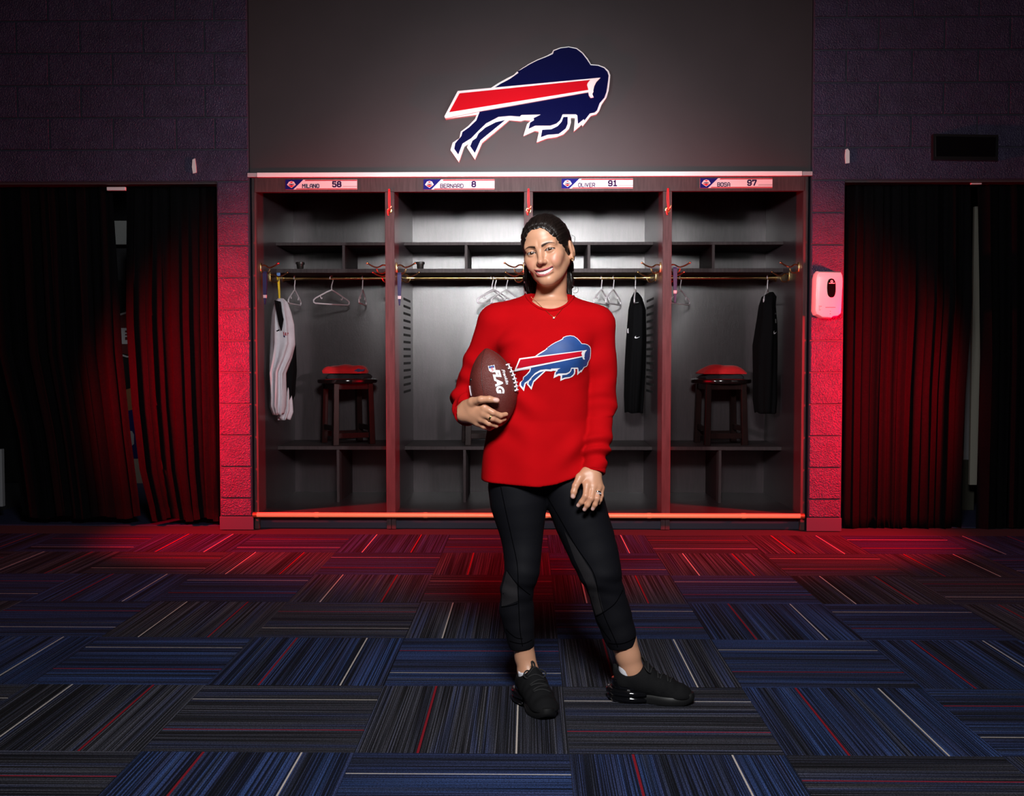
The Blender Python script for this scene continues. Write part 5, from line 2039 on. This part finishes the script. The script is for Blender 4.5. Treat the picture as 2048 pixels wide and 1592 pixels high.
# gathered tail falling behind the neck, showing on both sides
def hp(px, py, Y):
    return pt(px, py, Y)


tail = chain(P, [tuple(head_world((0.0, 0.105, -0.02))), hp(1082, 545, -3.245), hp(1066, 572, -3.262), hp(1062, 590, -3.275)], [0.032, 0.032, 0.026, 0.012], 0.02)
tail2 = chain(P, [tuple(head_world((0.03, 0.095, -0.03))), hp(1132, 535, -3.27), hp(1136, 562, -3.275), hp(1139, 588, -3.285)], [0.026, 0.020, 0.017, 0.008], 0.02)
tail3 = chain(P, [hp(1052, 535, -3.30), hp(1055, 556, -3.29), hp(1062, 580, -3.285)], [0.008, 0.013, 0.010], 0.01)
wv = 0.0016 * np.sin(P[0] * 620 + P[2] * 90) + 0.001 * np.sin(P[0] * 1100)
tl = smin(smin(tail, tail2, 0.015), tail3, 0.012) + wv
d = smin(cap_, tl, 0.012)
V, Q = nets(np.ascontiguousarray(d, dtype=np.float32), lo, h)
V = relax(V, Q, 1, 0.3)
hair = obj('hair', mesh_vq('hair', V, Q), M_HAIR, person)
HAIR_BVH = BVHTree.FromPolygons([tuple(v) for v in V.tolist()], [tuple(q_) for q_ in Q.tolist()])
# loose strands: combed lines over the crown and wisps by the ear and nape
b = newbm()
rnd = random.Random(11)
ctr = Vector(head_world((0, 0.012, 0.0)))
for k in range(120):
    a0 = rnd.uniform(-1.25, 1.25)
    pts_ = []
    for j in range(9):
        f = j / 8
        th = math.radians(52 - 150 * f + rnd.uniform(-1, 1)) if False else None
        el_ = math.radians(22 + 95 * f)                     # from hairline back over the crown
        lx, ly, lz = math.sin(a0) * math.sin(math.radians(68)) , -math.cos(el_), math.cos(a0) * math.sin(el_)
        lx *= math.sin(el_) * 1.05
        dv = Vector(HR @ np.array((lx, ly, max(lz, -0.2)))).normalized()
        hit = HAIR_BVH.ray_cast(ctr + dv * 0.25, -dv)
        if hit[0] is not None:
            pts_.append(hit[0] + dv * 0.0006)
    if len(pts_) > 4:
        tube(b, pts_, 0.0007, 4)
for wsp in ([(1143, 470, -3.30), (1150, 475, -3.30), (1147, 490, -3.30), (1143, 500, -3.295)],
            [(1140, 560, -3.285), (1146, 572, -3.29), (1155, 574, -3.29), (1156, 583, -3.29), (1149, 586, -3.29), (1142, 580, -3.29)],
            [(1138, 566, -3.285), (1142, 578, -3.29), (1150, 580, -3.29), (1152, 574, -3.29), (1147, 571, -3.29)],
            [(1055, 560, -3.29), (1056, 575, -3.295), (1060, 586, -3.30), (1066, 590, -3.31)],
            [(1052, 530, -3.32), (1049, 540, -3.31), (1052, 556, -3.30), (1051, 570, -3.30), (1055, 582, -3.30)],
            [(1095, 426, -3.34), (1100, 422, -3.335), (1108, 424, -3.33)]):
    tube(b, smooth_path([pt(*w) for w in wsp], 6), 0.0008, 5)
obj('loose_strands', b, M_HAIR, hair, smooth=True)['kind'] = 'stuff'

# ---------------------------------------------------------------- jewellery
b = newbm()
nk_pts = []
for u in np.linspace(0, 1, 41):
    pxx = 1062 + (1145 - 1062) * u
    pyy = 590 + 45 * (1 - (abs(u - 0.56) / 0.56) ** 1.15 if u < 0.56 else 1 - ((u - 0.56) / 0.44) ** 1.15)
    w = at(pxx, pyy, YP - 0.08)
    o_ = Vector((w.x, -4.2, w.z))
    h1, h2 = HEAD_BVH.ray_cast(o_, Vector((0, 1, 0))), SHIRT_BVH.ray_cast(o_, Vector((0, 1, 0)))
    c_ = [q_[0] for q_ in (h1, h2) if q_[0] is not None]
    if c_:
        p_ = min(c_, key=lambda v: v.y)
        nk_pts.append(p_ + Vector((0, -0.0018, 0)))
tube(b, nk_pts, 0.0007, 5)
neckl = obj('necklace', b, M_GOLD, person, smooth=True)
mid = min(nk_pts, key=lambda v: v.z)
b = newbm()
bmesh.ops.create_icosphere(b, subdivisions=2, radius=0.0032, matrix=Matrix.Translation(mid + Vector((0, -0.002, -0.002))))
obj('pendant', b, mat('pendant_stone', (0.85, 0.80, 0.70), 0.15), neckl, smooth=True)
b = newbm()
ec = Vector(head_world((0.0775, 0.006, -0.0385)))
tube(b, [ec + Vector((0.0042 * math.sin(a), 0.0062 * math.cos(a) * 0.7, 0.0068 * math.cos(a) - 0.002)) for a in np.linspace(0, 2 * math.pi, 15)[:-1]], 0.0021, 8, closed=True)
obj('earring', b, M_GOLD, person, smooth=True)


def finger_ring(c, a, b_, r, th, m, name):
    dv = (Vector(b_) - Vector(a)).normalized()
    u = dv.cross(Vector((0, 0, 1))).normalized()
    w = dv.cross(u)
    k = newbm()
    for off in (-0.0012, 0.0012):
        tube(k, [Vector(c) + dv * off + (u * math.cos(t) + w * math.sin(t)) * r for t in np.linspace(0, 2 * math.pi, 25)[:-1]], th, 8, closed=True)
    return obj(name, k, m, person, smooth=True)


cR = tuple((np.array(RING_R[1]) * 0.55 + np.array(pt(967, 827, -3.523)) * 0.45))
finger_ring(tuple(np.array(rf[2][0][1]) * 0.75 + np.array(rf[2][0][0]) * 0.25), rf[2][0][0], rf[2][0][1], 0.0101, 0.0016, mat('dark_gold', (0.50, 0.40, 0.15), 0.2, metal=1.0), 'finger_ring')
rl = finger_ring(tuple(np.array(lf[3][0][1]) * 0.5 + np.array(lf[3][0][0]) * 0.5), lf[3][0][0], lf[3][0][1], 0.0106, 0.0016, M_SILVER, 'finger_ring')
b = newbm()
cst = Vector(np.array(lf[3][0][1]) * 0.5 + np.array(lf[3][0][0]) * 0.5) + Vector((0.005, -0.0118, -0.0005))
bmesh.ops.create_icosphere(b, subdivisions=1, radius=0.0042, matrix=Matrix.Translation(cst))
for dx in (-0.006, 0.005):
    bmesh.ops.create_icosphere(b, subdivisions=1, radius=0.0026, matrix=Matrix.Translation(cst + Vector((dx, 0.001, 0))))
obj('stone', b, mat('clear_stone', (0.9, 0.9, 0.95), 0.05, metal=0.6), rl)


# ---------------------------------------------------------------- shoes
def make_shoe(heel, toe, label_sock, ankle, wide=1.0):
    """heel, toe: ground points (world). Built in a foot frame: u forward, v to the left of travel, z up"""
    heel, toe = Vector(heel), Vector(toe)
    heel.z = toe.z = 0
    u = (toe - heel)
    LEN = u.length
    u.normalize()
    v = Vector((-u.y, u.x, 0))
    B = np.array(((u.x, v.x * wide, 0), (u.y, v.y * wide, 0), (0, 0, 1.0)))
    H0 = np.array(heel)
    s = LEN / 0.27

    def W(p):
        return Vector(H0 + B @ (np.array(p) * s))
    h = 0.0026
    lo, hi = (-0.02, -0.06, 0.0), (0.29, 0.06, 0.15)
    P = grid(lo, hi, h)
    a = (Vector(ankle) - heel)
    au, av = a.dot(u) / s, a.dot(v) / s
    d = chain(P, [(0.045, 0, 0.060), (0.11, 0.0, 0.062), (0.17, 0.0, 0.046), (0.225, 0.002, 0.036)], [0.036, 0.038, 0.036, 0.029], 0.03)
    d = smin(d, ell(P, (0.215, 0.002, 0.028), (0.050, 0.042, 0.026)), 0.02)
    d = smin(d, capsule(P, (0.045, 0, 0.065), (0.050, 0, 0.095), 0.035, 0.034), 0.02)
    d = smin(d, capsule(P, (0.075, 0, 0.085), (0.112, 0, 0.088), 0.036, 0.030), 0.02)
    d = smin(d, capsule(P, (0.012, 0, 0.092), (0.006, 0, 0.112), 0.010, 0.006), 0.02)
    d = smin(d, capsule(P, (0.108, 0, 0.092), (0.112, 0, 0.124), 0.014, 0.010), 0.02)    # tongue
    d = d + 0.0008 * np.sin(P[0] * 210) * (P[2] > 0.045) * (P[0] > 0.12)
    # collar opening: scooped sides
    d = smax(d, -capsule(P, (0.052, 0, 0.088), (0.062, 0, 0.17), 0.0315, 0.045), 0.006)
    d = smax(d, -ell(P, (0.062, 0, 0.122), (0.040, 0.08, 0.034)), 0.008)
    d = smax(d, 0.022 - P[2], 0.004)
    V, Q = nets(np.ascontiguousarray(np.broadcast_to(d, tuple(len(np.ravel(g)) for g in P)), dtype=np.float32), lo, h)
    V = relax(V, Q, 1, 0.4)
    Vw = H0 + (V * s) @ B.T
    me = mesh_vq('shoe_upper', Vw, Q)
    sh = thing_part('shoe', me)
    # midsole
    n = 56
    out = []
    for k in range(n):
        t = 2 * math.pi * k / n
        c, sn = math.cos(t), math.sin(t)
        uu = 0.135 + 0.136 * math.copysign(abs(c) ** 0.8, c)
        hw = 0.036 + 0.010 * math.exp(-((uu - 0.20) / 0.05) ** 2) - 0.004 * math.exp(-((uu - 0.11) / 0.03) ** 2)
        out.append((uu, hw * math.copysign(abs(sn) ** 0.75, sn)))

    def sole_ring(z_fn, sc):
        return [W((0.135 + (uu - 0.135) * sc, vv * sc, z_fn(uu))) for uu, vv in out]
    bot = lambda uu: 0.0015 + 0.012 * max(0, (uu - 0.235) / 0.035) ** 2
    top = lambda uu: 0.034 - 0.006 * math.sin(min(max((uu - 0.10) / 0.17, 0), 1) * math.pi) + 0.006 * max(0, (uu - 0.24) / 0.03)
    b_ = newbm()
    loft(b_, [sole_ring(bot, 0.97), sole_ring(lambda q_: bot(q_) + 0.004, 1.0), sole_ring(lambda q_: (bot(q_) + top(q_)) / 2, 1.012), sole_ring(top, 0.985), sole_ring(lambda q_: top(q_) + 0.002, 0.93)])
    obj('midsole', b_, M_SOLE, sh, smooth=True, angle=50)
    # glossy air cushion at the heel
    for z0_, rr, uo in ((0.013, 0.0115, -0.004), (0.031, 0.0125, -0.008)):
        b_ = newbm()
        path = [W((0.118, 0.036, z0_)), W((0.085, 0.041, z0_)), W((0.045, 0.041, z0_)), W((0.012, 0.032, z0_)), W((uo, 0.012, z0_ + 0.002)), W((uo, -0.012, z0_ + 0.002)),
                W((0.012, -0.032, z0_)), W((0.045, -0.041, z0_)), W((0.085, -0.041, z0_)), W((0.118, -0.036, z0_))]
        sp_ = smooth_path(path, 5)
        m_ = len(sp_)
        tube(b_, sp_, [rr * s * min(1, 0.35 + 4 * min(i, m_ - 1 - i) / m_) for i in range(m_)], 12)
        obj('air_cushion', b_, M_BLACKGLOSS, sh, smooth=True)
    b_ = newbm()
    rg = []
    for zz_, gr_, fu in ((0.036, 0.0415, 0.10), (0.050, 0.0405, 0.075), (0.066, 0.037, 0.048), (0.072, 0.035, 0.040)):
        rg.append([W((0.045 + (fu if math.cos(t) > 0 else 0.048) * math.cos(t) * (1.0 if math.cos(t) < 0 else 0.9), gr_ * math.sin(t), zz_)) for t in np.linspace(0, 2 * math.pi, 33)[:-1]])
    loft(b_, rg)
    obj('heel_counter', b_, M_BLACKGLOSS, sh, smooth=True)
    sbvh = BVHTree.FromPolygons([tuple(q_) for q_ in V.tolist()], [tuple(q_) for q_ in Q.tolist()])

    def top_at(uu, vv):
        hit = sbvh.ray_cast(Vector((uu, vv, 0.3)), Vector((0, 0, -1)))
        return hit[0].z if hit[0] is not None else 0.05
    # laces
    for k in range(6):
        uu = 0.118 + 0.016 * k
        zz_ = 0.107 - 0.0072 * k - 0.0006 * k * k
        b_ = newbm()
        sgn = 1 if k % 2 else -1
        row = [(uu + 0.0045 * sgn * vv_ / 0.024, vv_) for vv_ in np.linspace(-0.025, 0.025, 9)]
        tube(b_, [W((a_, b2, top_at(a_, b2) + 0.0012)) for a_, b2 in row], 0.0027 * s, 6)
        obj('lace', b_, mat('black_lace', (0.006, 0.006, 0.007), 0.8), sh, smooth=True)
    for sg in (-1, 1):
        b_ = newbm()
        tube(b_, smooth_path([W((0.118, 0, 0.112)), W((0.110, sg * 0.020, 0.122)), W((0.120, sg * 0.034, 0.112)), W((0.130, sg * 0.026, 0.102)), W((0.122, sg * 0.004, 0.110))], 5), 0.0026 * s, 6)
        obj('lace', b_, mat('black_lace', (0.006, 0.006, 0.007), 0.8), sh, smooth=True)
    b_ = newbm()
    tube(b_, smooth_path([W((0.106, 0.006, 0.125)), W((0.098, 0.004, 0.142)), W((0.102, -0.004, 0.148)), W((0.110, -0.004, 0.132))], 5), 0.0034 * s, 6)
    obj('pull_loop', b_, mat('black_lace', (0.006, 0.006, 0.007), 0.8), sh, smooth=True)
    # low white sock
    b_ = newbm()
    rg = []
    for zz_, sc in ((0.062, 0.90), (0.082, 1.0), (0.097, 1.0), (0.1005, 0.985), (0.101, 0.93)):
        rg.append([W((0.060 + 0.040 * sc * math.cos(t), 0.0335 * sc * math.sin(t), zz_ + (0.020 * max(0, -math.cos(t)) + 0.008 * max(0, math.cos(t))))) for t in np.linspace(0, 2 * math.pi, 41)[:-1]])
    loft(b_, rg)
    obj('sock', b_, M_SOCK, sh, smooth=True)
    return sh


def thing_part(name, me):
    o = obj(name, me, M_SHOE, person)
    return o


shR = make_shoe(at(1043, 1392, -3.36).xyz * 1, (0, 0, 0), '', ANK_R[2]) if False else None
hR = Vector((ax(1048, -3.325, 1385), -3.325, 0))
tR = Vector((ax(1098, -3.56, 1428), -3.570, 0))
make_shoe(hR, tR, '', ANK_R[3], 1.14)
hL = Vector((ax(1225, -3.345, 1395), -3.345, 0))
tL = Vector((ax(1388, -3.405, 1410), -3.405, 0))
make_shoe(hL, tL, '', ANK_L[3])

# ================================================================ FOOTBALL
YBALL = -3.455
ca, cb = Vector(pt(972, 697, YBALL)), Vector(pt(1002, 853, YBALL))
bc = (ca + cb) / 2
axis = (ca - cb).normalized()
HL = (ca - cb).length / 2
BR = px_r(47.5, YBALL)
ball = thing('football', 'brown leather football with white lettering tucked under the arm', 'football', bc)
side = axis.cross(Vector((0, 1, 0))).normalized()          # to image right
frontv = side.cross(axis).normalized()
if frontv.y > 0:
    frontv = -frontv
if side.x < 0:
    side = -side


def ball_r(t):
    return BR * max(0.0, 1 - t * t) ** 0.72


def ball_pt(t, phi, lift=0.0):
    """t along axis -1..1 (1 = top), phi angle from the camera-facing meridian towards image right"""
    r = ball_r(t) + lift
    return bc + axis * (t * HL) + (frontv * math.cos(phi) + side * math.sin(phi)) * r


M_LEATHER = mat('pebbled_leather', (0.125, 0.022, 0.018), 0.42, spec=0.45, noise=0.12, nscale=30, bump=0.55, bscale=520)
b = newbm()
rings = []
for i in range(41):
    t = math.sin((-0.5 + i / 40) * math.pi) * 0.9985
    rings.append([ball_pt(t, 2 * math.pi * k / 56) for k in range(56)])
loft(b, rings)
skin_b = obj('leather_skin', b, M_LEATHER, ball, smooth=True)
for phi in (-0.42, math.pi - 0.42, math.pi / 2 - 0.35, -math.pi / 2 - 0.35):
    if abs(phi - (math.pi / 2 - 0.35)) < 0.01:
        pass
    b = newbm()
    tube(b, [ball_pt(math.sin(q_ * math.pi / 2) * 0.995, phi, -0.0006) for q_ in np.linspace(-0.98, 0.98, 40)], 0.0011, 6)
    obj('seam', b, mat('leather_seam', (0.035, 0.008, 0.006), 0.5), ball, smooth=True)
# laces on the image-right side
LPH = 1.22
b = newbm()
tube(b, [ball_pt(t, LPH, 0.0022) for t in np.linspace(-0.20, 0.52, 16)], 0.0026, 8)
obj('lace_spine', b, M_PRINTWHITE, ball, smooth=True)
for t in np.linspace(-0.17, 0.50, 8):
    b = newbm()
    dphi = 0.0145 / ball_r(t)
    tube(b, [ball_pt(t, LPH + q_ * dphi, 0.003) for q_ in np.linspace(-1, 1, 7)], 0.0026, 8)
    obj('lace', b, M_PRINTWHITE, ball, smooth=True)
BALL_BVH = BVHTree.FromPolygons([tuple(ball_pt(math.sin((-0.5 + i / 40) * math.pi) * 0.9985, 2 * math.pi * k / 56)) for i in range(41) for k in range(56)],
                                [(i * 56 + k, i * 56 + (k + 1) % 56, (i + 1) * 56 + (k + 1) % 56, (i + 1) * 56 + k) for i in range(40) for k in range(56)])


def text_polys(txt, size, shear=0.0, offset=0.0):
    cu = bpy.data.curves.new('txt', 'FONT')
    cu.body = txt
    cu.size = size
    cu.shear = shear
    cu.offset = offset
    cu.resolution_u = 3
    cu.align_x = 'CENTER'
    cu.align_y = 'CENTER'
    o = bpy.data.objects.new('txt', cu)
    COL.objects.link(o)
    dg = bpy.context.evaluated_depsgraph_get()
    me = bpy.data.meshes.new_from_object(o.evaluated_get(dg))
    bpy.data.objects.remove(o)
    bm_ = newbm()
    bm_.from_mesh(me)
    bpy.data.meshes.remove(me)
    bmesh.ops.triangulate(bm_, faces=bm_.faces[:])
    return bm_


def on_ball(name, bm_, t0, phi0, m, lift=0.0008, step=0.006):
    """flat lettering (x reading direction runs down the ball, y towards image right) wrapped on the leather"""
    xs = [v.co.x for v in bm_.verts]
    ys = [v.co.y for v in bm_.verts]
    for axis_i, lo_, hi_ in ((0, min(xs), max(xs)), (1, min(ys), max(ys))):
        for i in range(1, int((hi_ - lo_) / step) + 1):
            co = [0, 0, 0]
            no = [0, 0, 0]
            co[axis_i] = lo_ + i * step
            no[axis_i] = 1
            bmesh.ops.bisect_plane(bm_, geom=bm_.verts[:] + bm_.edges[:] + bm_.faces[:], plane_co=co, plane_no=no)
    for v in bm_.verts:
        t = t0 - v.co.x / HL
        v.co = ball_pt(t, phi0 + v.co.y / max(ball_r(t), 0.02), lift)
    return obj(name, bm_, m, ball, smooth=True)


on_ball('lettering', text_polys('FLAG', 0.0315, 0.25, 0.0020), 0.155, 0.28, M_PRINTWHITE)
on_ball('lettering', text_polys('Franklin', 0.0150, 0.3, 0.0004), 0.22, 0.66, M_PRINTWHITE)


def poly_bm(pts):
    bm_ = newbm()
    vs = [bm_.verts.new((x, y, 0)) for x, y in pts]
    for t in tessellate_polygon([[Vector((x, y, 0)) for x, y in pts]]):
        bm_.faces.new([vs[i] for i in t])
    return bm_


SHD = [(-0.011, -0.010), (-0.0095, -0.004), (-0.011, 0.0), (-0.0095, 0.004), (-0.011, 0.010), (0.004, 0.010), (0.009, 0.006), (0.012, 0.0), (0.009, -0.006), (0.004, -0.010)]
sh_ = on_ball('shield_mark', poly_bm(SHD), 0.475, 0.14, M_PRINTWHITE, 0.0009)
on_ball('shield_field', poly_bm([(-0.009, -0.0085), (-0.002, -0.0085), (-0.002, 0.0085), (-0.009, 0.0085)]), 0.475, 0.14, M_PRINTBLUE, 0.0014)
on_ball('shield_letters', text_polys('NFL', 0.009, 0, 0.0002), 0.455, 0.14, M_PRINTRED, 0.0014)
b = newbm()
rr = []
bmesh.ops.create_uvsphere(b, u_segments=14, v_segments=8, radius=0.0045, matrix=Matrix.Translation(ball_pt(0.30, -1.15, -0.001)))
obj('valve', b, M_BLACK, ball, smooth=True)
b = newbm()
tube(b, [ball_pt(t, -1.30, 0.0006) for t in np.linspace(-0.10, 0.16, 8)], 0.0028, 6)
obj('side_print', b, mat('pale_print', (0.6, 0.5, 0.55), 0.6), ball, smooth=True)
